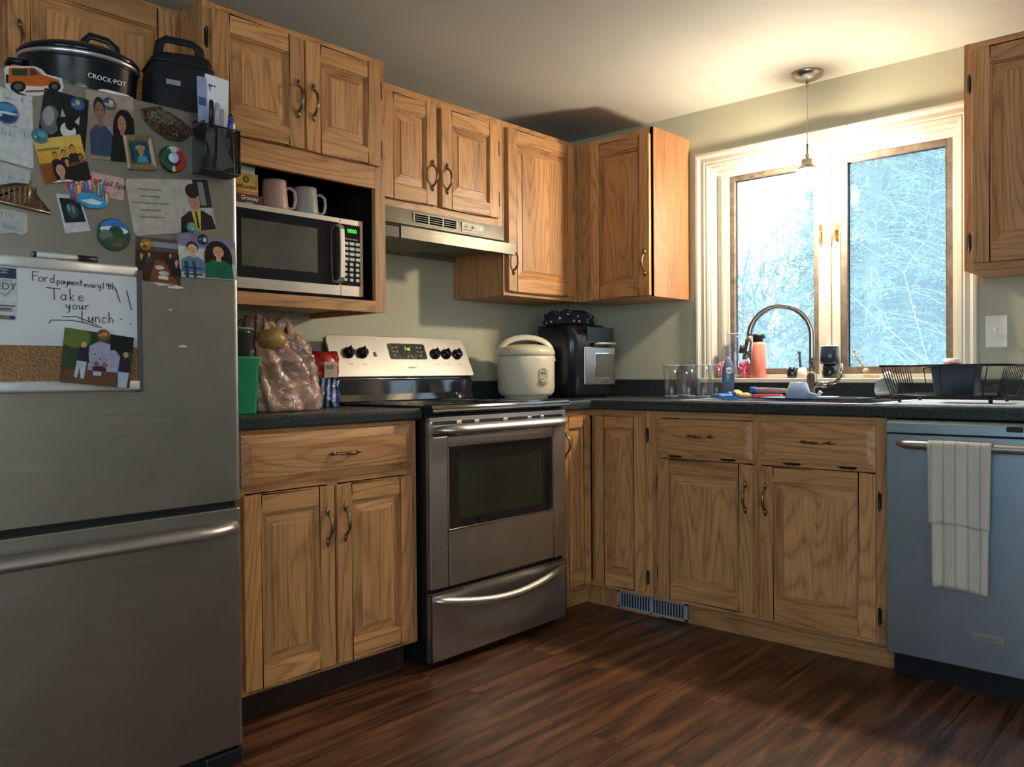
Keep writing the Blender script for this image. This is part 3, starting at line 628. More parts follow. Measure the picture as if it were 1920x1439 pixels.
# orange off-road vehicle magnet
ot = thing('vehicle_sticker_magnet', 'flat magnet of an orange off-road vehicle with white border', 'magnet', (-2.885, Y1, 1.64))
b = MB(); O0, O1 = (-2.943, 1.703), (-2.825, 1.655)
def jp(s, t): return (O0[0]+(O1[0]-O0[0])*s, O0[1]-.062*t+.030*s)   # follows its slight tilt on the door
outl = [(0, .1), (.03, 0), (.5, .0), (.62, .1), (.70, .28), (.97, .42), (1.0, .75), (.95, .95), (.8, .95), (.55, 1.05), (.3, 1.02), (.22, .98), (.12, .85), (.02, .75)]
b.prism([jp(*p) for p in outl], 'y', Y1-.0012, Y1, 0)
shp = [([(.06, .38), (.08, .06), (.5, .05), (.64, .3), (.92, .48), (.93, .62), (.6, .72), (.2, .66), (.06, .6)], 1), ([(.12, .33), (.12, .1), (.38, .1), (.38, .34)], 2), ([(.42, .34), (.42, .1), (.5, .1), (.58, .3)], 3),
       ([(.22+.13*math.cos(i*PI/8), .72+.2*math.sin(i*PI/8)) for i in range(16)], 4), ([(.22+.07*math.cos(i*PI/8), .72+.11*math.sin(i*PI/8)) for i in range(16)], 5), ([(.84+.11*math.cos(i*PI/8), .72+.18*math.sin(i*PI/8)) for i in range(16)], 4), ([(.84+.05*math.cos(i*PI/8), .72+.09*math.sin(i*PI/8)) for i in range(16)], 5), ([(0.02, .3), (.06, .3), (.06, .6), (.02, .6)], 4), ([(.34, .86), (.7, .84), (.7, .9), (.34, .92)], 6)]
for k, (p, mi) in enumerate(shp): b.prism([jp(*q) for q in p], 'y', Y1-.0014-.0001*k, Y1-.0013-.0001*k, mi)
b.build('printed_sheet', [cm('#c9c9c2'), cm('#b5581d'), cm('#1d3b22'), cm('#3a3a38'), cm('#0e0d0d'), cm('#55534f'), cm('#a03024')], ot, True)
# photographs
card('photograph', 'dark black-and-white photo of a cat, under the vehicle magnet', 'photo', [(-2.864, 1.676), (-2.771, 1.671), (-2.781, 1.551), (-2.879, 1.57)], '#17171a',
     [ell(.2, .62, .2, .3, '#5c5c5e'), ell(.16, .55, .12, .2, '#8d8d8e'), ell(.55, .6, .22, .22, '#0b0b0c'), ell(.6, .72, .17, .16, '#c6c6c4'), ([(.4, .5), (.42, .32), (.52, .46)], '#9a9a9a'), ([(.72, .5), (.82, .36), (.82, .55)], '#b5b5b3'), ell(.62, .6, .1, .1, '#0d0d0e')], y=Y1-.0004)
card('photograph', 'tall portrait photo of a man in blue shirt beside a dark-haired woman', 'photo', [(-2.779, 1.693), (-2.67, 1.702), (-2.667, 1.546), (-2.768, 1.537)], '#8f7c6a',
     [rec(0, .0, 1, .2, '#a3907b'), ell(.78, .55, .26, .34, '#15100e')]+bust(.26, .26, .20, '#8a6350', '#2a1d17', '#33435e')+bust(.72, .42, .19, '#a67357', '#15100e', '#141314')+[([(.42, 1), (.5, .62), (.8, .6), (1, .7), (1, 1)], '#141314')], y=Y1)
card('photograph', 'group selfie photo with yellow sunset sky', 'photo', [(-2.89, 1.556), (-2.792, 1.588), (-2.771, 1.488), (-2.867, 1.463)], '#c99b36',
     [rec(0, .0, 1, .25, '#d0ac52'), rec(0, .55, 1, 1, '#8a4a1c'), rec(.03, .22, .5, .27, '#6f7a3a')]+bust(.36, .38, .08, SK2, HAIR, '#2a1d20')+bust(.55, .36, .08, SK2, HAIR, '#2a1d20')+bust(.75, .28, .09, SK2, HAIR, '#251a1c')+bust(.88, .5, .10, '#8c5f48', HAIR, '#191518')+bust(.56, .56, .09, SK2, HAIR, '#191518')+[([(.5, .7), (1, .6), (1, 1), (.45, 1)], '#151215')]+bust(.38, .72, .2, '#b98b74', '#150f0e', '#cfc8d2', True), y=Y1-.002)
card('photograph', 'restaurant photo of people around a long table, by the amber magnet', 'photo', [(-2.668, 1.371), (-2.555, 1.373), (-2.56, 1.262), (-2.672, 1.268)], '#3b2620',
     [rec(0, 0, 1, .3, '#4f4440'), rec(.25, .08, .95, .2, '#7d8488'), ([(.42, .5), (.62, .5), (.95, 1), (.3, 1)], '#6e3f26'), ell(.52, .66, .1, .05, '#b9b4ac'), ell(.62, .78, .12, .05, '#b5b0a7'), rec(.5, .84, .72, .92, '#c6c2b8')]+bust(.12, .42, .08, SK2, HAIR, '#2b2322')+bust(.28, .38, .06, SK2, HAIR, '#3b3433')+bust(.74, .36, .06, SK2, HAIR, '#221c1f')+bust(.88, .5, .09, SK2, HAIR, '#141216'), y=Y1-.0004)
card('photograph', 'couple selfie photo, man in plaid shirt and long-haired woman in green', 'photo', [(-2.569, 1.39), (-2.411, 1.386), (-2.408, 1.286), (-2.559, 1.283)], '#8d8696',
     [rec(0, .28, 1, 1, '#b6b5a6'), rec(0, 0, 1, .25, '#7c748c'), rec(.9, .2, 1, .6, '#9a9488')]+bust(.24, .30, .17, '#c99a80', '#2e2420', '#5b7288')+[rec(.08, .62, .14, 1, '#203a56'), rec(.22, .6, .27, 1, '#203a56'), rec(.05, .75, .38, .79, '#1d3450'), rec(.05, .9, .38, .94, '#1d3450'), ell(.68, .5, .25, .46, '#17110f')]+bust(.68, .30, .20, '#c88f6e', '#17110f', '#0e5a40'), y=Y1-.0018)
card('instant_photograph', 'small white-bordered instant photo with a dark picture, below the city magnet', 'photo', [(-2.844, 1.446), (-2.795, 1.448), (-2.771, 1.372), (-2.825, 1.359)], '#b9b9bd',
     [rec(.08, .1, .93, .74, '#14201e'), ell(.5, .42, .25, .2, '#2d4a4c'), ell(.38, .35, .06, .09, '#7c8d8f'), ell(.55, .4, .06, .1, '#6d8286'), rec(.2, .82, .8, .9, '#c3a9b4')], y=Y1)
# quote card with a plain bust of a man in a suit
qc = card('quote_card', 'large rounded card with printed quotation beside a suited figure', 'card', [(-2.693, 1.505), (-2.486, 1.536), (-2.462, 1.411), (-2.672, 1.371)], '#a59f93',
     [rec(.80, .0, 1, .55, '#20242a'), rec(.86, .05, .93, .5, '#6e7a70'), ([(.55, 1), (.58, .72), (.70, .60), (.86, .60), (.97, .72), (1, .98)], '#231b17'), ([(.72, .60), (.84, .60), (.80, .98), (.75, .98)], '#b8a53c'), rec(.765, .62, .79, .95, '#2c2418'), ell(.78, .38, .075, .22, '#a5765e'), ell(.775, .22, .085, .14, '#2b1a14')], y=Y1-.0008,
     outline=[(.0, .06), (.03, .0), (.97, 0), (1, .06), (1, .94), (.97, 1), (.03, 1), (0, .94)])
for i, s in enumerate(['Whenever I\'m about', 'to do something,', 'I think, "Would an idiot do that?"', 'And if they would,', 'I do not do that thing.']):
    text(qc, 'printed_text', s, .0068, cm('#6e3a34'), Vector((-2.634+.001*i, Y1-.0045, 1.488-.0165*i))-Vector(qc.location), (PI/2, -.10, 0), ext=.0001)
# nail salon card
sp = card('business_card', 'pale pink salon business card behind the colourful city magnet', 'card', [(-2.772, 1.507), (-2.695, 1.505), (-2.695, 1.452), (-2.768, 1.454)], '#b9958f', [ell(.25, .3, .2, .2, '#c7a49e'), ell(.8, .8, .2, .15, '#b08a86')], y=Y1)
text(sp, 'printed_text', 'Nail Spa', .019, cm('#201a1a'), Vector((-2.722, Y1-.0022, 1.486))-Vector(sp.location), (PI/2, .05, 0), ext=.0001, shear=.2)
# framed picture magnet (plain stand-in painting)
ft = thing('framed_picture_magnet', 'miniature gilt-framed painting magnet with a blue figure', 'magnet', (-2.657, Y1, 1.53))
Q = [(-2.698, 1.606), (-2.630, 1.619), (-2.614, 1.537), (-2.687, 1.527)]
def bil(Q, s, t): return ((Q[0][0]*(1-s)+Q[1][0]*s)*(1-t)+(Q[3][0]*(1-s)+Q[2][0]*s)*t, (Q[0][1]*(1-s)+Q[1][1]*s)*(1-t)+(Q[3][1]*(1-s)+Q[2][1]*s)*t)
b = MB(); rings = []
for (i, y) in ((0, Y1-.001), (0, Y1-.008), (.06, Y1-.011), (.14, Y1-.009), (.2, Y1-.006), (.22, Y1-.003)):
    rings.append([(lambda p: (p[0], y, p[1]))(bil(Q, *q)) for q in ((i, i), (1-i, i), (1-i, 1-i), (i, 1-i))])
b.loft(rings, 0, False, True); b.build('frame', mat('gilt_frame', (.28, .20, .10, 1), .45, .3, var=.2), ft, True)
b = MB()
for k, (pts, m_) in enumerate([([(.2, .2), (.8, .2), (.8, .8), (.2, .8)], 0), ([p for p in ell(.5, .38, .17, .08, 0)[0]], 1), ([p for p in ell(.5, .46, .10, .13, 0)[0]], 2), ([(.32, .8), (.36, .64), (.5, .58), (.66, .64), (.7, .8)], 3), ([p for p in ell(.5, .56, .06, .06, 0)[0]], 1)]):
    b.prism([bil(Q, *p) for p in pts], 'y', Y1-.0095-.0002*k, Y1-.0094-.0002*k, m_)
b.build('painting', [cm('#1b4560'), cm('#9a9353'), cm('#a87f55'), cm('#4f8ea3')], ft, True)
# armoured vehicle relief magnet
vt = thing('vehicle_relief_magnet', 'bronze-green relief magnet of an old wheeled vehicle', 'magnet', (-2.59, Y1, 1.62))
b = MB(); b.prism([(-2.655, 1.677), (-2.640, 1.684), (-2.606, 1.695), (-2.575, 1.682), (-2.550, 1.672), (-2.520, 1.654), (-2.534, 1.632), (-2.553, 1.620), (-2.585, 1.618), (-2.620, 1.633), (-2.644, 1.652)], 'y', Y1-.005, Y1, 0)
b.prism([(-2.642, 1.670), (-2.612, 1.688), (-2.575, 1.676), (-2.552, 1.662), (-2.60, 1.648), (-2.635, 1.656)], 'y', Y1-.008, Y1-.005, 1)
b.prism([(-2.622, 1.684), (-2.604, 1.692), (-2.588, 1.684), (-2.606, 1.672)], 'y', Y1-.010, Y1-.008, 1)
b.build('relief', [mat('relief_bronze', (.13, .07, .045, 1), .35, .6, var=.5, vs=160, bump=.6, bs=260), mat('relief_green', (.16, .16, .11, 1), .35, .5, var=.5, vs=140, bump=.6, bs=200)], vt, True, bev=.001)
for (x, z) in ((-2.573, 1.633), (-2.549, 1.640), (-2.600, 1.638)):
    b = MB(); b.lathe([(.010, 0), (.010, .004), (.0075, .005), (.007, .003), (.003, .003), (.0025, .005)], (x, Y1-.005, z), 18, 0, axis='y'); b.build('wheel', MC['relief_bronze'], vt, True)
# Mexico souvenir magnet
mt = thing('round_magnet', 'round green white and red souvenir magnet with pearly centre', 'magnet', (-2.577, Y1, 1.571))
mx_, mz_, mr_ = -2.577, 1.571, .033
b = MB(); b.lathe([(mr_, 0), (mr_, .006), (mr_*.94, .009), (mr_*.6, .009)], (mx_, Y1, mz_), 30, 0, axis='y')
for (a0, a1, mi) in ((PI*.62, PI*1.45, 1), (-PI*.45, PI*.38, 3), (PI*.38, PI*.62, 2), (PI*1.45, PI*1.55, 2)):
    n = 10; out = [(mx_+mr_*.93*math.cos(a0+(a1-a0)*i/n), mz_+mr_*.93*math.sin(a0+(a1-a0)*i/n)) for i in range(n+1)]; inn = [(mx_+mr_*.5*math.cos(a0+(a1-a0)*i/n), mz_+mr_*.5*math.sin(a0+(a1-a0)*i/n)) for i in range(n, -1, -1)]
    b.prism(out+inn, 'y', Y1-.0105, Y1-.009, mi)
b.build('disc', [cm('#241f1c'), cm('#1e5a36'), cm('#c8c4b8'), cm('#a4301f')], mt, True)
b = MB(); b.lathe([(.014, .0095), (.013, .013), (.009, .016), (.003, .0172)], (mx_, Y1, mz_+.002), 20, 0, axis='y'); b.build('centre_cabochon', mat('pearl_blue', (.45, .52, .66, 1), .15, var=.1), mt, True)
text(mt, 'lettering', 'MEXICO', .0085, cm('#e3ded0'), w2l(mt, (mx_, Y1-.0112, mz_+.0235)), (PI/2, 0, 0), ext=.0003)
# colourful cityscape magnet
vt = thing('cityscape_magnet', 'colourful cut-out city skyline magnet with blue banner', 'magnet', (-2.776, Y1, 1.42))
b = MB(); pal = ['#b5472e', '#c9a44a', '#3e6fa0', '#7a3f80', '#c8b79a', '#3d8a5a', '#a85a78']; mats = [cm(p) for p in pal]+[cm('#2f8fc2'), cm('#cfd4cf'), cm('#2a2a50')]
random.seed(3)
b.prism([(-2.824, 1.472), (-2.806, 1.484), (-2.786, 1.486), (-2.78, 1.496), (-2.764, 1.494), (-2.75, 1.488), (-2.738, 1.468), (-2.731, 1.448), (-2.75, 1.428), (-2.776, 1.424), (-2.802, 1.432), (-2.816, 1.450)], 'y', Y1-.004, Y1, 0)
for k in range(34):
    x = random.uniform(-2.818, -2.738); top = 1.492-abs(x+2.776)*.45-random.uniform(0, .018); w_ = random.uniform(.005, .010); lo_ = top-random.uniform(.018, .03)
    dpt = .0045+.0003*k*.4; b.box(x, x+w_, Y1-dpt, Y1-.003, max(1.437, lo_), top, k % 7)
    if k % 3 == 0: b.prism([(x, top), (x+w_, top), (x+w_/2, top+.008)], 'y', Y1-dpt, Y1-.003, (k+2) % 7)
    for q in range(2): b.box(x+w_*.25, x+w_*.45, Y1-dpt-.0003, Y1-dpt, top-.006-.006*q, top-.003-.006*q, 8)
b.prism([(-2.806, 1.446), (-2.790, 1.455), (-2.765, 1.456), (-2.745, 1.446), (-2.735, 1.434), (-2.752, 1.425), (-2.778, 1.422), (-2.797, 1.430)], 'y', Y1-.011, Y1-.004, 7)
b.prism([(-2.796, 1.437), (-2.770, 1.444), (-2.748, 1.438), (-2.755, 1.432), (-2.775, 1.430)], 'y', Y1-.0115, Y1-.011, 8)
b.build('relief', mats, vt, True)
# bronze bridge magnet
bt_ = thing('bridge_magnet', 'bronze relief magnet of an arched bridge at the left edge', 'magnet', (-2.92, Y1-.002, 1.40))
BZ = mat('bridge_bronze', (.16, .09, .05, 1), .35, .7, var=.4, vs=200, bump=.4, bs=300)
b = MB(); yb = Y1-.0018
b.prism([(-2.985, 1.405), (-2.975, 1.425), (-2.955, 1.444), (-2.925, 1.453), (-2.902, 1.452), (-2.885, 1.434), (-2.860, 1.402), (-2.858, 1.397), (-2.985, 1.412)], 'y', yb-.004, yb, 0)
for (p0, p1, r_) in [((-2.985, 1.414), (-2.858, 1.399), .0028), ((-2.897, 1.464), (-2.902, 1.412), .0028)]: b.tube([(p0[0], yb-.006, p0[1]), (p1[0], yb-.006, p1[1])], r_, 8, 1)
for k in range(9): x = -2.972+.0105*k; b.box(x, x+.0022, yb-.0065, yb-.004, 1.420-.001*k, min(1.450, 1.43+.003*k)+.002, 1 if k < 7 else 0)
b.tube([(-2.983, yb-.006, 1.416), (-2.955, yb-.006, 1.444), (-2.925, yb-.006, 1.454), (-2.899, yb-.006, 1.455), (-2.880, yb-.006, 1.428), (-2.858, yb-.006, 1.400)], .002, 8, 0)
b.build('relief', [BZ, mat('bridge_highlight', (.5, .38, .24, 1), .3, .8, var=.2)], bt_, True)
# button magnets
button('round_magnet', 'small blue button magnet with a yellow figure, on the cat photo', -2.797, 1.655, .0155, ['#174a86', (0, .15, .35, .45, '#c2b44a'), (.1, -.4, .5, .3, '#2e6cab')], y=Y1-.002)
button('round_magnet', 'small teal button magnet at the corner of the group selfie', -2.877, 1.566, .0165, ['#2f7d8f', (.2, .2, .5, .4, '#5fa3a8'), (-.3, -.3, .4, .3, '#1d5f78')], y=Y1-.0035)
button('round_magnet', 'multicoloured button magnet on top of the tall portrait photo', -2.727, 1.673, .0145, ['#2c5c86', (.1, -.1, .6, .5, '#c3a04a'), (.2, .3, .35, .3, '#d8d2b0'), (-.4, .3, .3, .4, '#5f3a2a')], y=Y1-.002)
button('round_magnet', 'large round landscape magnet with green peak under blue sky', -2.7195, 1.3685, .0385, ['#28463a', (0, .72, .95, .5, '#2f6fb0'), (0, .28, .85, .22, '#c9d2d2'), (.1, .12, .45, .42, '#234a2c'), (-.5, -.1, .4, .35, '#5b6a66'), (.1, -.45, .75, .3, '#39503a'), (.2, -.6, .3, .12, '#7f4a3c')], th=.008, y=Y1, dome=False)
button('round_magnet', 'green-yellow and blue button magnet holding up the quote card', -2.531, 1.409, .0135, ['#2a7a9a', (0, .4, .7, .4, '#9fa53a'), (.2, -.3, .5, .25, '#7fb7c2')], y=Y1-.0040)
button('round_magnet', 'amber button magnet on the restaurant photo', -2.647, 1.353, .0145, ['#a3781f', (.1, .2, .5, .3, '#c9a94a'), (-.2, -.3, .4, .3, '#7a3a1a')], y=Y1-.0034)
button('round_magnet', 'dark navy button magnet with white shape, on the couple selfie', -2.502, 1.382, .0135, ['#0f1c3a', (.3, -.1, .3, .45, '#cfd0cc'), (-.3, .3, .3, .2, '#2a4f7d')], y=Y1-.0044)

# whiteboard with cork strip
YB = FY-.018
wb = thing('whiteboard', 'magnetic whiteboard with cork strip and silver rails, reminder handwritten on it', 'whiteboard', (-2.9, FY, 1.0))
BX0, BX1 = -3.15, -2.664
b = MB(); b.box(BX0, BX1-.008, FY-.016, FY-.001, 1.105, 1.276); b.build('writing_surface', mat('whiteboard_enamel', (.56, .58, .58, 1), .18, var=.02, vs=4), wb, True)
b = MB(); b.box(BX0, BX1-.008, FY-.016, FY-.001, 1.024, 1.105); b.build('cork_strip', mat('cork', (.30, .16, .065, 1), .9, var=.35, vs=260, bump=.5, bs=300), wb, True)
b = MB(); b.rbox(BX0, BX1-.010, FY-.022, FY-.001, 1.272, 1.297, .006, 'yz'); b.build('rail', mat('board_silver_rail', (.50, .50, .48, 1), .4, .2, var=.04), wb, True); b = MB(); b.rbox(BX0, BX1-.010, FY-.026, FY-.001, 1.003, 1.027, .006, 'yz'); b.build('rail', mat('board_silver_rail', (.55, .55, .54, 1), .35, .4, var=.04), wb, True)
b = MB(); b.rbox(BX1-.010, BX1+.001, FY-.024, FY-.001, .999, 1.288, .003, 'xz'); b.build('end_cap', mat('board_end_cap', (.06, .06, .055, 1), .5), wb, True, bev=.002)
b = MB(); yy = FY-.0166
write(b, 'Ford', -2.899, 1.246, .0205, yy, pitch=.56, slope=-.05); write(b, 'payment', -2.850, 1.243, .0150, yy, pitch=.53, slope=-.02); write(b, 'every', -2.793, 1.240, .0145, yy, pitch=.52, slope=-.02); write(b, '19th', -2.753, 1.238, .016, yy, pitch=.46)
write(b, 'Take', -2.862, 1.207, .026, yy, pitch=.72, rad=.001); write(b, 'your', -2.832, 1.188, .020, yy, pitch=.68, rad=.001); write(b, 'lunch', -2.800, 1.160, .025, yy, pitch=.60, rad=.001)
for (a, c_) in (((-2.723, 1.241), (-2.713, 1.209)), ((-2.698, 1.238), (-2.687, 1.192))): b.tube([(a[0], yy, a[1]), (c_[0], yy, c_[1])], .001, 6)
for (x, z) in ((-2.712, 1.170), (-2.690, 1.160)): b.lathe([(.0016, 0), (.0016, .0008)], (x, yy, z), 8, 0, axis='y')
b.tube([(-2.840, yy, 1.170), (-2.81, yy, 1.172), (-2.78, yy, 1.160), (-2.755, yy, 1.148)], .001, 6); b.tube([(-2.868, yy, 1.155), (-2.862, yy, 1.162), (-2.82, yy, 1.163), (-2.79, yy, 1.158), (-2.765, yy, 1.149)], .001, 6)
b.build('handwriting', INK, wb, True)
# flyer, photo and magnet on the board
fl = card('flyer', 'small dark-blue-headed flyer on the left of the whiteboard', 'flyer', [(-3.03, 1.270), (-2.931, 1.270), (-2.932, 1.159), (-3.03, 1.160)], '#b9bcb9', [rec(0, .01, 1, .21, '#26384f'), rec(0, .92, .96, 1, '#6f6353'), rec(.88, .93, .98, .99, '#1f3a6a'), rec(.5, .72, .98, .75, '#55595f'), rec(.5, .78, .9, .81, '#55595f'), ([(.62, .48), (.8, .56), (.97, .38), (.94, .36), (.8, .52), (.64, .46)], '#8f969c')], y=FY-.0170)
text(fl, 'printed_text', 'EDY', .021, cm('#3f4952'), Vector((-2.951, FY-.0196, 1.229))-Vector(fl.location), ext=.0001); text(fl, 'printed_text', '-467-0229', .0065, cm('#3f4952'), Vector((-2.953, FY-.0196, 1.178))-Vector(fl.location), ext=.0001); text(fl, 'printed_text', 'lengths\nsalon', .0062, cm('#c9ced2'), Vector((-2.955, FY-.0196, 1.262))-Vector(fl.location), ext=.0001); text(fl, 'printed_text', 'sweetly', .0075, cm('#8d949b'), Vector((-2.950, FY-.0196, 1.243))-Vector(fl.location), ext=.0001)
card('photograph', 'outdoor photo of people posing by a white garage, pinned over the cork strip', 'photo', [(-2.839, 1.146), (-2.688, 1.127), (-2.7, 1.008), (-2.851, 1.025)], '#2b3d22',
     [ell(.15, .15, .22, .2, '#566b2b'), ([(.36, .75), (.36, .28), (.5, .16), (.66, .2), (.82, .4), (.8, .75)], '#8f93a6'), rec(.66, .0, 1, .3, '#0f1614'), rec(0, .73, 1, 1, '#4a3427'), ([(.05, .75), (.8, .72), (.95, 1), (0, 1)], '#5b3d2b'),
      ell(.28, .27, .04, .055, '#b98a6c'), ([(.22, .34), (.34, .33), (.38, .6), (.2, .58)], '#221d33'), ([(.2, .58), (.34, .58), (.32, .9), (.27, .9), (.25, .7), (.22, .9), (.18, .88)], '#aab0bb'),
      ell(.9, .36, .04, .055, '#b98a6c'), ([(.82, .44), (.97, .44), (.98, .7), (.8, .7)], '#1d1a2c'), ([(.8, .7), (.97, .7), (.95, 1), (.82, 1)], '#9aa6b8'), ([(.83, .44), (.74, .28), (.78, .26), (.88, .42)], '#1d1a2c'),
      ell(.48, .6, .04, .05, '#7a4a3c'), ([(.42, .66), (.6, .62), (.64, .72), (.44, .78)], '#3a2430'), ell(.6, .6, .04, .05, '#8a5a48'), rec(.44, .74, .56, .82, '#a3a7ae'), ell(.45, .42, .012, .014, '#1a1a1c'), ell(.52, .5, .012, .014, '#1a1a1c'), ell(.62, .5, .012, .014, '#1a1a1c')], y=FY-.0285)
button('round_magnet', 'orange and green button magnet on the outdoor garage photo', -2.758, 1.130, .0145, ['#7a4a24', (.1, .2, .5, .35, '#c98a34'), (-.3, -.3, .4, .3, '#2f7d5a'), (.3, -.4, .3, .25, '#b53a24')], y=FY-.0305)
# marker lying on the top rail
mk = thing('marker', 'white dry-erase marker with black cap resting on the whiteboard rail', 'marker', (-2.83, FY-.012, 1.298))
b = MB(); b.tube([(-2.892, FY-.012, 1.3045), (-2.802, FY-.012, 1.3045)], .0062, 14); b.build('barrel', mat('marker_white', (.62, .62, .58, 1), .35), mk, True)
b = MB(); b.tube([(-2.805, FY-.012, 1.3045), (-2.80, FY-.012, 1.3045), (-2.762, FY-.012, 1.3050)], [.0066, .0075, .0068], 14); b.tube([(-2.897, FY-.012, 1.3045), (-2.890, FY-.012, 1.3045)], .0064, 12); b.build('cap', BLK, mk, True)

# wear patches on the fridge door under the couple selfie
b = MB(); random.seed(5)
for (cx, cz, rx, rz) in ((-2.60, 1.262, .035, .006), (-2.575, 1.256, .022, .004), (-2.585, 1.2, .006, .002), (-2.555, 1.11, .012, .003)):
    pts = [(cx+rx*math.cos(a)*random.uniform(.6, 1.2), cz+rz*math.sin(a)*random.uniform(.5, 1.4)) for a in [2*PI*i/14 for i in range(14)]]
    b.prism(pts, 'y', FY-.0006, FY-.0003)
b.build('adhesive_residue', SMUDGE, ud, True)

# mesh pen holder
ph = thing('pen_holder', 'black metal mesh pocket hanging on the refrigerator door', 'organizer', (-2.475, FY, 1.555))
hx0, hx1, hy0, hy1, hz0, hz1 = -2.522, -2.428, FY-.062, FY-.001, 1.548, 1.660
def mesh_mat():
    m = mat('wire_mesh_black', (.010, .010, .010, 1), .45, .3, var=0); t, bb = nodes(m); N, L = t.nodes, t.links
    tc = N.new('ShaderNodeTexCoord'); mp = N.new('ShaderNodeMapping'); mp.inputs['Rotation'].default_value = (0, PI/4, 0); mp.inputs['Scale'].default_value = (330, 330, 330); L.new(tc.outputs['Object'], mp.inputs[0])
    s = N.new('ShaderNodeSeparateXYZ'); L.new(mp.outputs[0], s.inputs[0]); outs = []
    for ax in ('X', 'Z'):
        f = N.new('ShaderNodeMath'); f.operation = 'PINGPONG'; f.inputs[1].default_value = .5; L.new(s.outputs[ax], f.inputs[0]); g = N.new('ShaderNodeMath'); g.operation = 'GREATER_THAN'; g.inputs[1].default_value = .17; L.new(f.outputs[0], g.inputs[0]); outs.append(g)
    mu = N.new('ShaderNodeMath'); mu.operation = 'MULTIPLY'; L.new(outs[0].outputs[0], mu.inputs[0]); L.new(outs[1].outputs[0], mu.inputs[1])
    su = N.new('ShaderNodeMath'); su.operation = 'SUBTRACT'; su.inputs[0].default_value = 1; L.new(mu.outputs[0], su.inputs[1]); L.new(su.outputs[0], bb.inputs['Alpha']); return m
b = MB(); b.box(hx0, hx1, hy0, hy0+.0008, hz0, hz1); b.box(hx1-.0008, hx1, hy0, hy1, hz0, hz1); b.build('mesh_panel', mesh_mat(), ph, True)
b = MB(); b.box(hx0, hx0+.0012, hy0+.001, hy1, hz0, hz1+.01); b.box(hx0, hx1, hy1-.0015, hy1, hz0, hz1+.02); b.box(hx0, hx1, hy0, hy1, hz0-.0015, hz0)
for z in (hz0, hz1): b.tube([(hx0, hy1-.002, z), (hx0, hy0, z), (hx1, hy0, z), (hx1, hy1-.002, z)], .0024, 8)
for x in (hx0, hx1): b.tube([(x, hy0, hz0), (x, hy0, hz1)], .0022, 8)
b.build('frame', mat('holder_frame', (.012, .014, .02, 1), .4, .3, var=.05), ph, True)
def sheet(name, label, cat, x0, x1, y, z0, z1, col, tilt=0, th=.001):
    b = MB(); b.box(-(x1-x0)/2, (x1-x0)/2, -th/2, th/2, 0, z1-z0); o = b.build(name, col); o.location = ((x0+x1)/2, y, z0); o.rotation_euler = (0, tilt, 0); return tag(o, label, cat)
env = sheet('envelope', 'white envelope with a blue corner logo standing in the mesh pen holder', 'envelope', -2.507, -2.443, FY-.020, 1.560, 1.798, PAPER, .04, .003)
b = MB(); b.prism([(-.024, .214), (-.010, .214), (-.0125, .209), (-.019, .209), (-.016, .200), (-.0175, .197)], 'y', -.0019, -.0016); b.prism([(-.009, .214), (-.003, .214), (-.003, .211), (-.0085, .211)], 'y', -.0019, -.0016); b.build('printed_logo', cm('#3a3f86'), env)
lf = sheet('leaflet', 'narrow blue and white leaflet left of the envelope in the pen holder', 'leaflet', -2.518, -2.494, FY-.026, 1.565, 1.786, cm('#8d9cc0'), -.02)
b = MB(); b.box(-.010, .010, -.0011, -.0005, .05, .10); b.build('printed_panel', cm('#3c4f8c'), lf); b = MB(); b.box(-.010, .010, -.0011, -.0005, .15, .17); b.build('printed_panel', cm('#3c4f8c'), lf)
sheet('receipt', 'folded white slip tucked behind the mesh front of the pen holder', 'paper', -2.483, -2.437, FY-.052, 1.560, 1.655, PAPER, -.42)
sheet('card_slip', 'small grey card in front of the envelope in the pen holder', 'paper', -2.488, -2.456, FY-.032, 1.60, 1.715, cm('#a5a7b5'), .02)
def pen(x, y, z0, z1, col, capc, tilt, label):
    t = thing('pen', label, 'pen', (x, y, z0)); t.rotation_euler = (0, tilt, 0)
    b = MB(); b.lathe([(.0015, 0), (.004, .012), (.0045, .02), (.0045, (z1-z0)*.62)], n=12); b.build('barrel', col, t)
    b = MB(); b.lathe([(.005, (z1-z0)*.58), (.005, z1-z0-.004), (.003, z1-z0)], n=12); b.box(.004, .0065, -.0015, .0015, (z1-z0)*.65, z1-z0-.004); b.build('cap', capc, t)
pen(-2.500, FY-.045, 1.56, 1.728, cm('#b9bcbd'), BLK, .03, 'white pen with black cap, tallest in the pen holder')
pen(-2.490, FY-.050, 1.56, 1.722, cm('#20242c'), cm('#9aa0a6'), .05, 'dark pen with silver clip beside the tallest pen')
pen(-2.462, FY-.045, 1.56, 1.700, cm('#c3c4c2'), cm('#1f3f9a'), .16, 'white pen with blue cap leaning right in the pen holder')
pen(-2.452, FY-.030, 1.56, 1.712, BLK, BLK, .12, 'thick black marker at the right end of the pen holder')

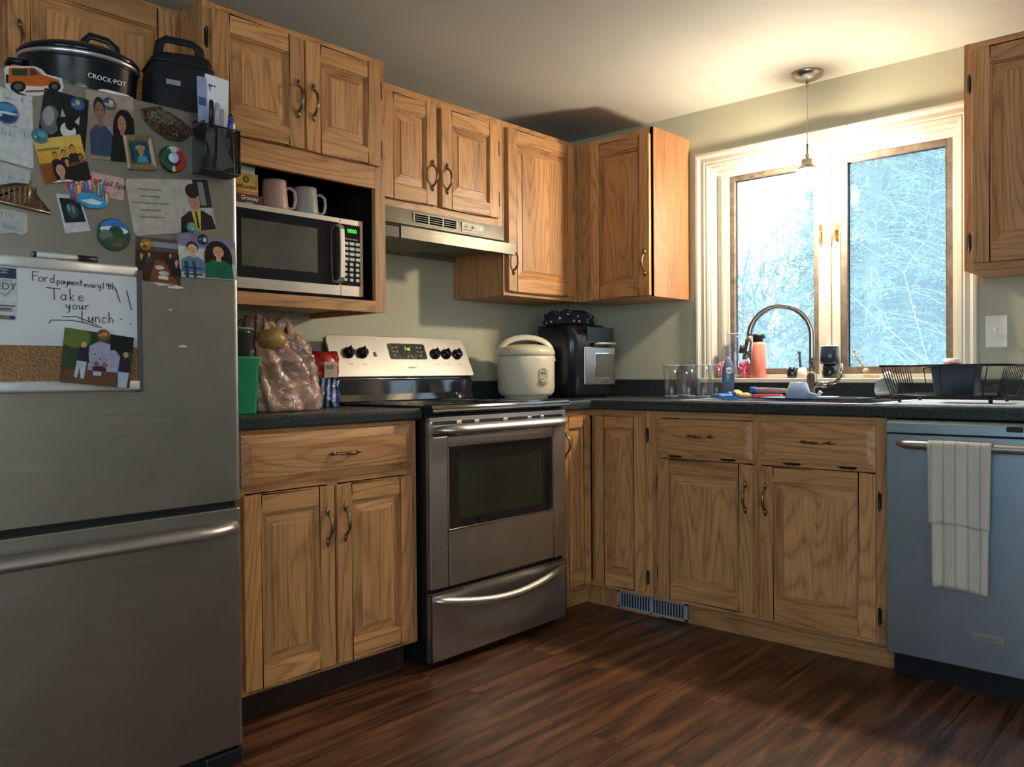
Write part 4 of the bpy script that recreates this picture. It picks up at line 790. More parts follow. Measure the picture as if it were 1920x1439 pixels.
# on top of the fridge --------------------------------------------------
FT = 1.700
cp = thing('slow_cooker', 'large oval black slow cooker with lid on top of the refrigerator', 'slow cooker', (-2.698, -.555, FT))
ca = math.radians(0)
CW, CD = .140, .118
NAVYB = mat('slow_cooker_enamel', (.006, .008, .014, 1), .18, var=0, coat=.4)
b = MB(); b.lathe([(.78, 0), (.86, .006), (.90, .02), (.93, .06), (.965, .115), (.975, .122)], (0, 0, 0), 48, 0, 1, 1)
b.v = [(x*CW, y*CD, z) for x, y, z in b.v]; b.build('body', NAVYB, cp)
b = MB(); b.lathe([(.975, .1225), (1.0, .125), (1.012, .129), (1.0, .133), (.97, .134)], n=48, caps=True); b.v = [(x*CW, y*CD, z) for x, y, z in b.v]; b.build('rim', mat('slow_cooker_rim', (.75, .76, .76, 1), .25, .8), cp)
b = MB(); b.lathe([(1.0, .134), (1.01, .140), (.96, .150), (.78, .162), (.5, .171), (.25, .175), (.01, .176)], n=48); b.v = [(x*CW, y*CD, z) for x, y, z in b.v]; lid = b.build('lid', NAVYB, cp)
b = MB(); b.tube([(.002, 0, .166), (.012, 0, .200), (.026, 0, .214), (.064, 0, .209), (.084, 0, .194), (.088, 0, .156)], [.008, .007, .007, .007, .007, .008], 10, flat=1.6); b.build('lid_handle', BLK, lid)
for s in (-1,):
    b = MB(); b.rbox(s*CW*.93, s*(CW*.93+.030), -.04, .04, .080, .100, .008, 'xy') if False else b.tube([(s*CW*.90, -.045, .10), (s*(CW*.95+.020), -.035, .104), (s*(CW*.95+.026), 0, .105), (s*(CW*.95+.020), .035, .104), (s*CW*.90, .045, .10)], .008, 8); b.build('side_handle', BLK, cp)
text(cp, 'brand_lettering', 'CROCK·POT', .0165, mat('lettering_white', (.8, .8, .8, 1), .5, var=0), (.048, -.1105, .072), (PI/2, 0, .28))
cp.rotation_euler = (0, 0, math.radians(-14))
tr = thing('remote_control', 'small white rounded device at the front edge of the refrigerator top', 'device', (-2.69, -.735, FT)); b = MB()
b.rbox(-.038, .038, -.018, .018, .0, .012, .017, 'xy'); b.build('casing', WHITEP, tr, bev=.004, seg=3); tr.rotation_euler = (0, 0, .06); tr.location = (-2.702, -.765, FT+.006)
b = MB(); 
for k in range(3): b.box(-.012+.008*k, -.008+.008*k, -.004, .0, .012, .0126)
b.build('marks', INK, tr)
b = MB()
for k in range(5): b.box(-.05+.003*k, .045-.004*k, -.035, .07, .0012*k, .0012*k+.001)
o = b.build('paper_stack', PAPER); o.location = (-2.765, -.735, FT+.0005); o.rotation_euler = (0, 0, .12); tag(o, 'thin stack of loose papers under the slow cooker, on the refrigerator edge', 'papers')
tr.location.z = FT+.0005; tr.location.x = -2.700
# black insulated bag
bg_ = thing('insulated_bag', 'black insulated lunch bag with top handle on the refrigerator', 'bag', (-2.46, -.60, FT))
CLOTHB = mat('black_nylon', (.006, .006, .009, 1), .75, var=.3, vs=80, bump=.4, bs=90)
b = MB(); rings = []
for (z, k) in ((.0, .95), (.01, 1), (.08, 1.02), (.14, 1.0), (.18, .95), (.197, .85), (.205, .6)):
    rings.append([(p[0]*k, p[1]*k, z+.006*math.sin(9*p[0]+4*p[1])*(z > .15)) for p in rrect(-.075, .075, -.072, .072, .028, 5)])
b.loft(rings); b.build('body', CLOTHB, bg_)
b = MB(); b.tube([(-.052, -.02, .195), (-.046, -.02, .232), (-.03, -.02, .243), (.03, -.02, .243), (.046, -.02, .232), (.052, -.02, .195)], [.007]*6, 10, flat=1.8); b.build('handle', CLOTHB, bg_)
b = MB(); b.tube([(p[0]*.985, p[1]*.985, .168) for p in rrect(-.075, .075, -.072, .072, .028, 5)]+[(.075*.985, .0, .168)], .003, 6); b.build('zipper', BLK, bg_)
b = MB(); b.box(-.045, -.012, -.0765, -.0745, .105, .118); lb = b.build('label_patch', mat('bag_label', (.28, .28, .29, 1), .6), bg_)
text(bg_, 'patch_lettering', 'IGLOO', .009, INK, (-.0285, -.0770, .1115)) if False else None
bg_.rotation_euler = (0, 0, math.radians(-12)); bg_.scale = (1.10, 1, 1)

# ------------------------------------------------------------------ range
RX = -1.615; RW = .762
rg = thing('electric_range', 'freestanding stainless electric range with black glass cooktop', 'stove', (RX, 0, 0))
b = MB(); b.box(.002, RW-.002, -.645, -.02, .02, .905); b.build('body', mat('range_black_side', (.006, .006, .007, 1), .35), rg, bev=.002)
for (x, y) in ((.04, -.60), (RW-.04, -.60), (.04, -.06), (RW-.04, -.06)):
    b = MB(); b.lathe([(.018, 0), (.018, .02)], (x, y, 0), 12); b.build('foot', BLK, rg)
ckt = MB(); prof = [(-.07, .905), (-.07, .926), (-.64, .926), (-.668, .930), (-.682, .926), (-.688, .915), (-.684, .900), (-.66, .893), (-.60, .893)]
ckt.prism(prof, 'x', -.001, RW+.001); ck = ckt.build('cooktop', GLOSSBLK, rg, bev=.003)
RING = mat('burner_ring_grey', (.10, .10, .105, 1), .3)
for (x, y, r) in ((.20, -.48, .105), (.56, -.48, .085), (.20, -.22, .08), (.56, -.22, .10)):
    b = MB(); b.lathe([(r, .9262), (r, .9268), (r-.003, .9268), (r-.003, .9262)], (x, y, 0), 40, caps=False); b.lathe([(r*.6, .9262), (r*.6, .9268), (r*.6-.002, .9268), (r*.6-.002, .9262)], (x, y, 0), 40, caps=False); b.build('burner_ring', RING, ck)
b = MB(); b.box(.002, RW-.002, -.689, -.6875, .905, .912); b.build('edge_trim', STEEL, ck)
# backguard
bgp = MB(); bgp.prism([(-.03, .926), (-.03, 1.185), (-.048, 1.190), (-.062, 1.180), (-.125, 1.028), (-.118, 1.020), (-.125, 1.010), (-.128, .955), (-.140, .926)], 'x', .012, RW-.006)
bk = bgp.build('backguard', GLOSSBLK, rg, bev=.004)
# stainless face: a slanted plate with rounded upper corners, coordinates (x, s) with s running up the slant
Av, Bv = Vector((0, -.1285, 1.026)), Vector((0, -.0595, 1.1945)); sl = (Bv-Av).length; ud_ = (Bv-Av).normalized(); nr = Vector((0, -ud_.z, ud_.y)).normalized()
if nr.y > 0: nr = -nr
def BGp(x, s, d=0): v = Av+ud_*s+nr*d; return (x, v.y, v.z)
def bg_plate(poly, d0, d1, name, m, par, bev=0):
    b = MB(); n = len(poly); v = [BGp(p[0], p[1], d0) for p in poly]+[BGp(p[0], p[1], d1) for p in poly]
    b.add(v, [tuple(range(n)), tuple(range(n, 2*n))]+[(i, (i+1) % n, n+(i+1) % n, n+i) for i in range(n)]); return b.build(name, m, par, bev=bev)
pts = [(0, 0), (RW, 0), (RW+.002, .02)]+[(RW-.030+.022*math.cos(a)+.0, sl-.022+.022*math.sin(a)) for a in (0, .5, 1.0, 1.57)]+[(.030+.022*math.cos(a)-.010, sl-.022+.022*math.sin(a)) for a in (1.57, 2.1, 2.7, 3.14)]+[(-.002, .02)]
face = bg_plate(pts, -.006, .004, 'control_panel', steel('backguard_stainless', (.36, .345, .32), .40, 'x', .2), bk, .002)
DISP = mat('range_display_glass', (.05, .055, .045, 1), .15, var=.5, vs=50)
bg_plate(rrect(.300, .506, .078, .150, .010), .004, .0055, 'display', DISP, face)
DIG = mat('display_digits_green', (.3, .5, .1, 1), .5, var=0, emit=(.55, .9, .15, 1), es=.9)
tilt = math.atan2(Bv.y-Av.y, Bv.z-Av.z)
p = BGp(.405, .124, .0062); text(bk, 'display_digits', '7:45', .018, DIG, p, (PI/2-tilt, 0, 0))
p = BGp(.405, .040, .0046); text(bk, 'brand_lettering', 'Frigidaire', .013, cm('#4a4a4c'), p, (PI/2-tilt, 0, 0), ext=.0002, shear=.2)
for (x, s) in ((.325, .112), (.345, .112), (.325, .132), (.345, .132), (.325, .095), (.480, .132), (.480, .112), (.46, .112), (.46, .132), (.47, .095), (.40, .09), (.42, .09)): bg_plate(rrect(x-.006, x+.006, s-.003, s+.003, .001, 2), .0055, .0058, 'display_marking', cm('#7b7d72'), face)
for (x, s) in ((.090, .103), (.158, .103), (.556, .103), (.622, .103), (.690, .103)):
    b = MB(); c0 = Vector(BGp(x, s, .004)); R_rot = Matrix.Rotation(0, 3, 'X')
    n = 24
    rings = []
    for (r, d) in ((.0245, 0), (.0240, .006), (.020, .008), (.0185, .022), (.016, .025), (.004, .026)):
        rings.append([tuple(Vector(BGp(x, s, .004+d))+Vector((r*math.cos(2*PI*i/n), 0, 0))+ud_*r*math.sin(2*PI*i/n)) for i in range(n)])
    b.loft(rings); kn = b.build('knob', GLOSSBLK, face)
    bg_plate([(x-.003, s-.020), (x+.003, s-.020), (x+.003, s+.020), (x-.003, s+.020)], .028, .035, 'grip', GLOSSBLK, kn, .001)
    bg_plate(rrect(x-.0015, x+.0015, s+.031, s+.034, .001, 2), .004, .0043, 'dial_mark', INK, face); bg_plate(rrect(x-.010, x-.006, s-.050, s-.046, .001, 2), .004, .0043, 'dial_mark', INK, face)
    bg_plate(rrect(x-.002, x+.010, s-.051, s-.0485, .001, 2), .004, .0043, 'dial_mark', cm('#4a4a4c'), face); bg_plate(rrect(x-.018, x-.014, s-.037, s-.035, .0005, 2), .004, .0043, 'dial_mark', cm('#4a4a4c'), face)
bg_plate(rrect(.216, .230, .088, .108, .001, 2), .004, .0055, 'rocker_switch', BLK, face)
# oven door
OD = -.668
def plate_hole(b, x0, x1, z0, z1, hx0, hx1, hz0, hz1, y0, y1, m=0):
    b.box(x0, hx0, y0, y1, z0, z1, m); b.box(hx1, x1, y0, y1, z0, z1, m); b.box(hx0, hx1, y0, y1, z0, hz0, m); b.box(hx0, hx1, y0, y1, hz1, z1, m)
b = MB()
sx = [.020, .145, .185, .355, .40, .565, .605, .735]
b.box(.004, RW-.006, OD, OD+.02, .868, .884)
# slotted vent strips above and below the handle: bars between slots
plate_hole(b, .004, RW-.006, .285, .815, .088, .675, .478, .783, OD, -.645)
b.box(.004, RW-.006, OD+.006, -.645, .815, .868)
for (z0_, z1_) in ((.856, .868), (.815, .827)):
    xs = [(.004, .018)]+[(.135, .160), (.225, .25), (.38, .405), (.52, .545), (.60, .62)]+[(RW-.022, RW-.006)]
    for (a, c_) in xs: b.box(a, c_, OD, OD+.006, z0_, z1_)
b.box(.004, RW-.006, OD, OD+.006, .827, .856)
od = b.build('oven_door', STEEL, rg, bev=.002)
b = MB()
for (z0_, z1_) in ((.8565, .8675), (.8155, .8265)): b.box(.018, RW-.022, OD+.004, OD+.0062, z0_, z1_)
b.build('vent_slots', BLK, od)
b = MB(); b.box(.094, .669, OD+.004, -.650, .484, .777); ow = b.build('oven_window', GLOSSBLK, od)
b = MB(); b.rbox(.145, .605, OD+.003, OD+.0041, .515, .755, .010, 'xz'); b.build('window_screen', mat('oven_window_tint', (.024, .027, .016, 1), .16, var=.12, vs=5), ow)
b = MB(); e_ = .006
b.box(.088, .094, OD-.001, OD+.006, .478, .783); b.box(.669, .675, OD-.001, OD+.006, .478, .783); b.box(.088, .675, OD-.001, OD+.006, .478, .484); b.box(.088, .675, OD-.001, OD+.006, .777, .783); b.build('window_trim', CHROME, od, bev=.001)
b = MB(); pts = []; rr = []
for i in range(21):
    t = i/20; s = min(1, min(t, 1-t)/.12); pts.append((.018+(RW-.040)*t, OD-.004-.050*math.sin(s*PI/2), .842)); rr.append(.010+.0095*math.sin(s*PI/2))
b.tube(pts, rr, 14, flat=.8); b.build('handle', STEEL, od)
# storage drawer with a drooping curved handle
b = MB(); nx, nz = 28, 10; grid = []
for j in range(nz+1):
    for i in range(nx+1):
        u, v = i/nx, j/nz; x = .004+(RW-.010)*u; z = .030+.235*v
        dish = .016*max(0, 1-((u-.5)/.40)**2-((v-.62)/.42)**2); grid.append((x, OD+dish, z))
n = nx+1; b.add(grid, [(j*n+i, j*n+i+1, (j+1)*n+i+1, (j+1)*n+i) for j in range(nz) for i in range(nx)], 0, True)
b.box(.004, RW-.006, OD+.017, -.645, .030, .265); b.box(.004, .008, OD, OD+.018, .03, .265); b.box(RW-.010, RW-.006, OD, OD+.018, .03, .265); b.box(.004, RW-.006, OD, OD+.018, .262, .268)
dr = b.build('storage_drawer', STEEL, rg)
b = MB(); pts = []; rr = []
for i in range(25):
    t = i/24; s = min(1, min(t, 1-t)/.10); k = math.sin(PI*t); pts.append((.016+(RW-.036)*t, OD-.003-.012*math.sin(s*PI/2)-.030*k, .247-.044*k)); rr.append(.009+.007*math.sin(s*PI/2))
b.tube(pts, rr, 14, flat=.8); b.build('handle', STEEL, dr)

# ------------------------------------------------------------------ range hood
hd = thing('range_hood', 'stainless under-cabinet range hood above the stove', 'range hood', (-1.617, 0, 1.55))
b = MB(); hw = .760
def P2(x, y, z): return (x, y, z)
prof = [(-.010, 1.681), (-.326, 1.681), (-.330, 1.62), (-.338, 1.606), (-.392, 1.596), (-.392, 1.592), (-.340, 1.600), (-.01, 1.60)]
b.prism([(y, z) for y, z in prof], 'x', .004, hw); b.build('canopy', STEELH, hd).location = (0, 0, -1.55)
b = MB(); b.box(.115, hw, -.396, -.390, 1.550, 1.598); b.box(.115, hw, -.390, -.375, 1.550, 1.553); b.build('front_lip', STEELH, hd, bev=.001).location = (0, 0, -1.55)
b = MB(); b.box(.004, .115, -.392, -.30, 1.552, 1.597); b.build('dark_end_filler', BLK, hd).location = (0, 0, -1.55)  # black block added where the lip reads dark at its left end
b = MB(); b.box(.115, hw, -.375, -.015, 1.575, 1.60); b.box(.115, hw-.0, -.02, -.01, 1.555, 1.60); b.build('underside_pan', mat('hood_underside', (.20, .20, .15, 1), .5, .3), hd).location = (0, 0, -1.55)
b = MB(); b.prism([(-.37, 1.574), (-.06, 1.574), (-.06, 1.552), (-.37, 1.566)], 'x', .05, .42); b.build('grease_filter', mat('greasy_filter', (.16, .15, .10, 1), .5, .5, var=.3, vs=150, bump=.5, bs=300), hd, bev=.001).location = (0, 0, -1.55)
b = MB(); LT = mat('hood_light_metal', (.26, .25, .21, 1), .45, .2)
vx0, vx1, vz0, vz1 = .238, .472, 1.634, 1.668; nf = 3; fw_ = (vx1-vx0)/nf
b.box(vx0-.003, vx1+.003, -.3308, -.327, vz1, vz1+.003); b.box(vx0-.003, vx1+.003, -.3314, -.327, vz0-.003, vz0)
for k in range(nf+1): b.box(vx0+fw_*k-.003, vx0+fw_*k+.003, -.3314, -.327, vz0, vz1)
for q in range(1, 4): z = vz0+(vz1-vz0)*q/4; b.box(vx0, vx1, -.3312, -.327, z-.0008, z+.0008)
b.build('vent_louvre', LT, hd).location = (0, 0, -1.55)
b = MB(); b.box(vx0, vx1, -.3302, -.326, vz0, vz1); b.build('vent_opening', mat('matt_black_void', (.002, .002, .002, 1), .9, var=0, spec=.05), hd).location = (0, 0, -1.55)
b = MB(); b.box(.500, .630, -.3315, -.328, 1.628, 1.668); cpn = b.build('switch_panel', LT, hd); cpn.location = (0, 0, -1.55)
b = MB()
for x in (.512, .552): b.rbox(x, x+.028, -.3325, -.3315, 1.645, 1.660, .004, 'xz')
b.build('switch_recess', BLK, cpn)
for x in (.526, .566):
    b = MB(); b.box(x-.006, x+.004, -.336, -.3325, 1.648, 1.657); b.build('switch', LT, cpn, bev=.001)
b = MB(); b.box(.605, .620, -.3322, -.3315, 1.649, 1.656); b.build('indicator', WHITEP, cpn)
b = MB(); b.box(.508, .56, -.3319, -.3315, 1.637, 1.640); b.box(.57, .62, -.3319, -.3315, 1.637, 1.6385); b.build('printed_marks', INK, cpn)

# ------------------------------------------------------------------ microwave and what stands on it
MWX0, MWX1, MZ0, MZ1, MY = -2.222, -1.703, 1.312, 1.580, -.425
mw = thing('microwave', 'silver and black countertop microwave on the open cabinet shelf', 'microwave', (-1.96, -.25, 1.298))
b = MB(); b.box(MWX0+.004, MWX1-.004, MY+.03, -.06, MZ0-.006, MZ1-.003); b.build('body', mat('microwave_case', (.02, .02, .022, 1), .4), mw, True, bev=.003)
for (x, y) in ((MWX0+.05, MY+.06), (MWX1-.05, MY+.06), (MWX0+.05, -.09), (MWX1-.05, -.09)):
    b = MB(); b.lathe([(.012, 1.298), (.012, MZ0-.006)], (x, y, 0), 12); b.build('foot', BLK, mw, True)
DX1 = -1.800      # door / control panel split
b = MB(); plate_hole(b, MWX0, DX1-.001, MZ0, MZ1, MWX0+.02, DX1-.0012, MZ0+.040, MZ1-.022, MY, MY+.03); md = b.build('door', STEEL, mw, True, bev=.004)
b = MB(); b.rbox(MWX0+.012, DX1-.001, MY-.001, MY+.02, MZ0+.034, MZ1-.016, .012, 'xz'); b.build('door_glass', GLOSSBLK, md, True)
b = MB(); b.rbox(MWX0+.045, DX1-.095, MY-.0016, MY-.001, MZ0+.070, MZ1-.048, .003, 'xz'); b.build('window_screen', mat('microwave_window', (.10, .10, .08, 1), .25, var=.15, vs=5), md, True)
b = MB(); hprof = [(MY-.001, MZ0+.040), (MY-.020, MZ0+.046), (MY-.028, MZ0+.060), (MY-.030, MZ0+.13), (MY-.028, MZ1-.042), (MY-.020, MZ1-.028), (MY-.001, MZ1-.022), (MY-.001, MZ1-.030), (MY-.016, MZ1-.036), (MY-.020, MZ1-.05), (MY-.021, MZ0+.13), (MY-.020, MZ0+.066), (MY-.014, MZ0+.054), (MY-.001, MZ0+.050)]
b.prism(hprof, 'x', DX1-.020, DX1-.002); b.build('handle', mat('polished_steel', (.72, .70, .64, 1), .35, .9, var=.02), md, True, bev=.002)
b = MB(); plate_hole(b, DX1+.001, MWX1, MZ0, MZ1, DX1+.0014, MWX1-.012, MZ0+.036, MZ1-.018, MY, MY+.03); b.box(DX1+.001, MWX1-.01, MY+.0005, MY+.02, MZ0+.034, MZ1-.016, 1); cpn = b.build('control_panel', [STEEL, GLOSSBLK], mw, True, bev=.002)
GRN = mat('clock_digits_green', (.05, .5, .1, 1), .4, var=0, emit=(.03, .9, .08, 1), es=1.3)
text(cpn, 'clock_digits', '0000', .020, GRN, w2l(mw, (-1.750, MY-.0006, MZ1-.040)), ext=.0004, sx=1.0)
BTN = mat('keypad_light', (.62, .62, .60, 1), .5)
text(cpn, 'brand_lettering', 'Hamilton Beach', .0085, BTN, w2l(mw, (-1.753, MY-.0006, MZ1-.068)), ext=.0002)
def btn(x0, x1, z):
    b = MB(); b.rbox(x0, x1, MY-.002, MY+.0006, z-.0052, z+.0052, .002, 'xz', n=2); o = b.build('button', BTN, cpn, True); 
    return o
for r in range(8):
    z = MZ1-.084-.0182*r
    for q in range(3):
        xx = -1.787+.026*q; btn(xx, xx+(.020 if r < 4 else .014), z)
# gravy carton, white box on top, two mugs
bx_ = thing('food_carton', 'yellow carton lettered WELLNESS Gravies at the left end of the microwave top', 'carton', (-2.150, -.34, MZ1-.0005))
b = MB(); b.box(-.085, .055, -.05, .05, 0, .105); b.build('box', [mat('carton_yellow', (.62, .38, .07, 1), .5, var=.25, vs=18)], bx_, bev=.001)
b = MB(); b.box(-.085, .0552, -.0506, -.05, .030, .048); b.box(-.085, .0552, -.0506, -.05, .0, .008); b.build('orange_band', mat('carton_orange', (.50, .17, .03, 1), .5, var=.2), bx_)
b = MB(); b.box(-.085, .062, -.062, -.0515, .0, .034); b.build('tray_lip', mat('carton_brown', (.045, .012, .010, 1), .5), bx_)
text(bx_, 'lettering', 'WELLNESS', .0165, mat('carton_ink', (.03, .02, .02, 1), .5), (.012, -.0512, .060)); text(bx_, 'lettering', 'Gravies', .020, MC['lettering_white'], (.015, -.0626, .022), shear=.25); text(bx_, 'lettering', 'GRAIN FREE', .005, MC['lettering_white'], (.015, -.0626, .008))
b = MB(); b.lathe([(.011, .0502), (.011, .0508)], (.012, 0, .084), 16, axis='y'); b.build('logo_disc', MC['carton_ink'], bx_)
b = MB(); b.lathe([(.004, .0508), (.004, .0513)], (.012, 0, .084), 10, axis='y')
for k in range(8): a = k*PI/4; b.lathe([(.0016, .0508), (.0016, .0513)], (.012+.0075*math.cos(a), 0, .084+.0075*math.sin(a)), 8, axis='y')
b.build('logo_petals', MC['carton_yellow'], bx_)
b = MB(); b.box(-.07, .05, -.045, .045, 0, .022); b.box(-.072, .051, -.046, .046, .018, .024); o = b.build('white_box', mat('white_card', (.60, .60, .57, 1), .6), bev=.001); o.location = (-2.153, -.34, MZ1+.105); tag(o, 'flat white box lying on top of the yellow food carton', 'box')
def mug(label, x, y, z, mt_, r, h, hdir):
    t = thing('mug', label, 'mug', (x, y, z), group=None)
    b = MB(); b.lathe([(r*1.02, 0), (r*1.10, .004), (r*1.10, h*.15), (r*1.02, h*.6), (r*.95, h-.006), (r*.94, h), (r*.88, h), (r*.88, h-.01), (r*.95, .02), (.001, .015)], n=32); b.build('cup', mt_, t)
    b = MB(); pts = [(r*1.0, 0, h*.80), (r*1.35, 0, h*.82), (r*1.66, 0, h*.70), (r*1.72, 0, h*.45), (r*1.6, 0, h*.18), (r*1.3, 0, h*.10), (r*1.06, 0, h*.16)]
    b.tube(pts, .0052, 10); b.build('handle', mt_, t)
    b = MB(); b.lathe([(r*.952, h-.004), (r*.96, h), (r*.93, h+.002), (r*.88, h), (r*.87, h-.004)], n=32); b.build('rim', mat('mug_rim_grey', (.30, .28, .27, 1), .4), t)
    t.rotation_euler = (0, 0, hdir); return t
def marble(name, c0, c1):
    m = mat(name, c0+(1,), .35, var=0); t, bb = nodes(m); N, L = t.nodes, t.links
    tc = N.new('ShaderNodeTexCoord'); n = N.new('ShaderNodeTexNoise'); n.inputs['Scale'].default_value = 38; n.inputs['Detail'].default_value = 6; n.inputs['Distortion'].default_value = 2.5; L.new(tc.outputs['Object'], n.inputs['Vector'])
    r = N.new('ShaderNodeValToRGB'); e = r.color_ramp.elements; e[0].position = .47; e[0].color = c0+(1,); e[1].position = .52; e[1].color = c0+(1,); q = e.new(.495); q.color = c1+(1,); L.new(n.outputs['Fac'], r.inputs[0]); L.new(r.outputs[0], bb.inputs['Base Color']); return m
mug('pink marbled mug standing on the microwave beside the food carton', -2.026, -.375, MZ1-.0005, marble('pink_marble', (.52, .32, .29), (.30, .17, .16)), .040, .098, -.35)
mug('grey marbled mug standing on the microwave, right of the pink mug', -1.907, -.375, MZ1-.0005, marble('grey_marble', (.34, .33, .30), (.13, .12, .12)), .040, .092, -.35)

# ------------------------------------------------------------------ left counter clutter
CT = .9165
gt = thing('green_container', 'tall green plastic container on the short counter, beside the refrigerator', 'container', (-2.213, -.43, CT))
b = MB(); rings = []
for (z, k) in ((0, .86), (.004, .88), (.165, 1.0), (.17, 1.05), (.178, 1.06)): rings.append([(p[0]*k, p[1]*k, z) for p in rrect(-.062, .062, -.062, .062, .018, 4)])
b.loft(rings); b.build('tub', mat('green_plastic', (.02, .26, .12, 1), .35), gt)
gt2 = thing('glass_bowl', 'dark bowl with wrapped food resting on the green container', 'bowl', (-2.213, -.43, CT+.178))
b = MB(); b.lathe([(.045, 0), (.058, .02), (.062, .07), (.066, .078), (.060, .080), (.056, .07), (.04, .01)], n=28); b.build('bowl', mat('smoky_bowl', (.03, .035, .03, 1), .12), gt2)
b = MB(); b.lathe([(.060, .080), (.066, .084), (.064, .090), (.01, .094)], n=28); b.build('lid', mat('bowl_lid_green', (.10, .22, .12, 1), .3), gt2)
def crumpled(name, mt_, parent, fn, nu=60, nv=44):
    b = MB(); g = []
    for j in range(nv+1):
        for i in range(nu): g.append(fn(i/nu, j/nv))
    b.add(g, [(j*nu+i, j*nu+(i+1) % nu, (j+1)*nu+(i+1) % nu, (j+1)*nu+i) for j in range(nv) for i in range(nu)]+[tuple(range(nu))[::-1], tuple(range(nv*nu, nv*nu+nu))], 0, True)
    return b.build(name, mt_, parent)
from mathutils import noise as NZ
def bag_mat():
    m = mat('thin_tan_plastic', (.50, .29, .20, 1), .20, var=.25, vs=9, coat=.5); t, bb = nodes(m); bb.inputs['Specular IOR Level'].default_value = .8
    N, L = t.nodes, t.links; tc = N.new('ShaderNodeTexCoord'); n = N.new('ShaderNodeTexNoise'); n.inputs['Scale'].default_value = 22; n.inputs['Detail'].default_value = 5; n.inputs['Distortion'].default_value = 1.5; L.new(tc.outputs['Object'], n.inputs['Vector'])
    bp = N.new('ShaderNodeBump'); bp.inputs['Strength'].default_value = .7; bp.inputs['Distance'].default_value = .012; L.new(n.outputs['Fac'], bp.inputs['Height']); L.new(bp.outputs[0], bb.inputs['Normal']); return m
BAGM = bag_mat()
pb = thing('plastic_grocery_bag', 'crumpled tan plastic grocery bag full of food on the short counter', 'bag', (-1.998, -.34, CT))
def bagf(u, v):
    a = 2*PI*u; w0 = .142*(1-.12*v-.55*max(0, v-.72)**1.0*1.6)+.012*math.sin(3*a+1); d0 = .115*(1-.10*v-.5*max(0, v-.72)*1.6)
    fold = .012*abs(math.sin(a*6.5+v*5))*(.3+v)+.009*math.sin(a*13+v*9)
    q = Vector((math.cos(a), math.sin(a), v*2)); nz = NZ.noise(q*2.2)*.020+NZ.noise(q*6)*.008
    z = .285*v*(1+.10*math.cos(a-2.6)*v+.06*math.sin(2*a+.5)*v)
    sq = (abs(math.cos(a))**.7*(1 if math.cos(a) > 0 else -1), abs(math.sin(a))**.7*(1 if math.sin(a) > 0 else -1))
    k = 1 if v > .02 else .94
    return (sq[0]*(w0-fold+nz)*k-.02*v, sq[1]*(d0-fold+nz)*k, z)
crumpled('bag_body', BAGM, pb, bagf)
for (x, z, s) in ((-.045, .272, 1), (.012, .285, -1)):
    b = MB(); b.tube([(x-.03, -.02, z-.03), (x-.018, -.03, z+.012), (x, -.03, z+.028), (x+.02, -.02, z+.014), (x+.035, -.01, z-.03)], [.010, .008, .007, .008, .011], 7, flat=2.2); b.build('bag_handle', BAGM, pb)
b = MB(); b.lathe([(.01, -.035), (.035, -.025), (.046, 0), (.035, .025), (.01, .034)], (-.075, -.085, .235), 20, sx=1.15); b.build('wrapped_bun', mat('bread_roll', (.42, .24, .07, 1), .35, var=.2, vs=30), pb)
chip = thing('snack_bag', 'red foil snack bag standing against the stove backguard', 'bag', (-1.700, -.16, CT))
def foil(name, par, w_, d_, h_, col, rx, ph, rough=.25):
    def f(u, v):
        a = 2*PI*u; pin = math.sin(PI*min(1, max(.0, v*1.0)))**.45 if 0 < v < 1 else .05; pin = max(.10, pin)
        nz = NZ.noise(Vector((math.cos(a)*2, math.sin(a)*2+ph, v*5)))*.010
        return (math.cos(a)*w_/2*(1+.04*math.sin(v*9+ph)), math.sin(a)*(d_/2*pin)+nz, h_*v+.005*math.cos(a*2+ph)*v)
    return crumpled(name, col, par, f, 40, 26)
RED = mat('red_foil', (.42, .025, .02, 1), .28, .2, var=.35, vs=16); BLUF = mat('blue_white_foil', (.03, .06, .28, 1), .25, .3, var=.0)
t_, bb_ = nodes(BLUF); N_, L_ = t_.nodes, t_.links; tc_ = N_.new('ShaderNodeTexCoord'); wv_ = N_.new('ShaderNodeTexWave'); wv_.inputs['Scale'].default_value = 14; wv_.inputs['Distortion'].default_value = 5; L_.new(tc_.outputs['Object'], wv_.inputs['Vector']); cr_ = N_.new('ShaderNodeValToRGB'); cr_.color_ramp.elements[0].position = .45; cr_.color_ramp.elements[0].color = (.02, .04, .22, 1); cr_.color_ramp.elements[1].position = .6; cr_.color_ramp.elements[1].color = (.6, .62, .66, 1); L_.new(wv_.outputs['Fac'], cr_.inputs[0]); L_.new(cr_.outputs[0], bb_.inputs['Base Color'])
foil('packet', chip, .135, .055, .205, RED, 0, 1.3); chip.rotation_euler = (0, 0, -.25)
b = MB(); b.box(.0, .05, -.0335, -.0325, .10, .17); b.build('printed_panel', cm('#c9b7a8'), chip).location = (.0, .001, 0)
text(chip, 'lettering', 'BG', .026, cm('#d08a2a'), (-.03, -.034, .115)); text(chip, 'lettering', '||||||', .02, cm('#5a2a28'), (.024, -.0342, .15))
cb = thing('snack_bag', 'crumpled blue and white foil snack bag in front of the red one', 'bag', (-1.742, -.245, CT)); foil('packet', cb, .10, .05, .105, BLUF, 0, 4.2); cb.rotation_euler = (0, 0, -.7)

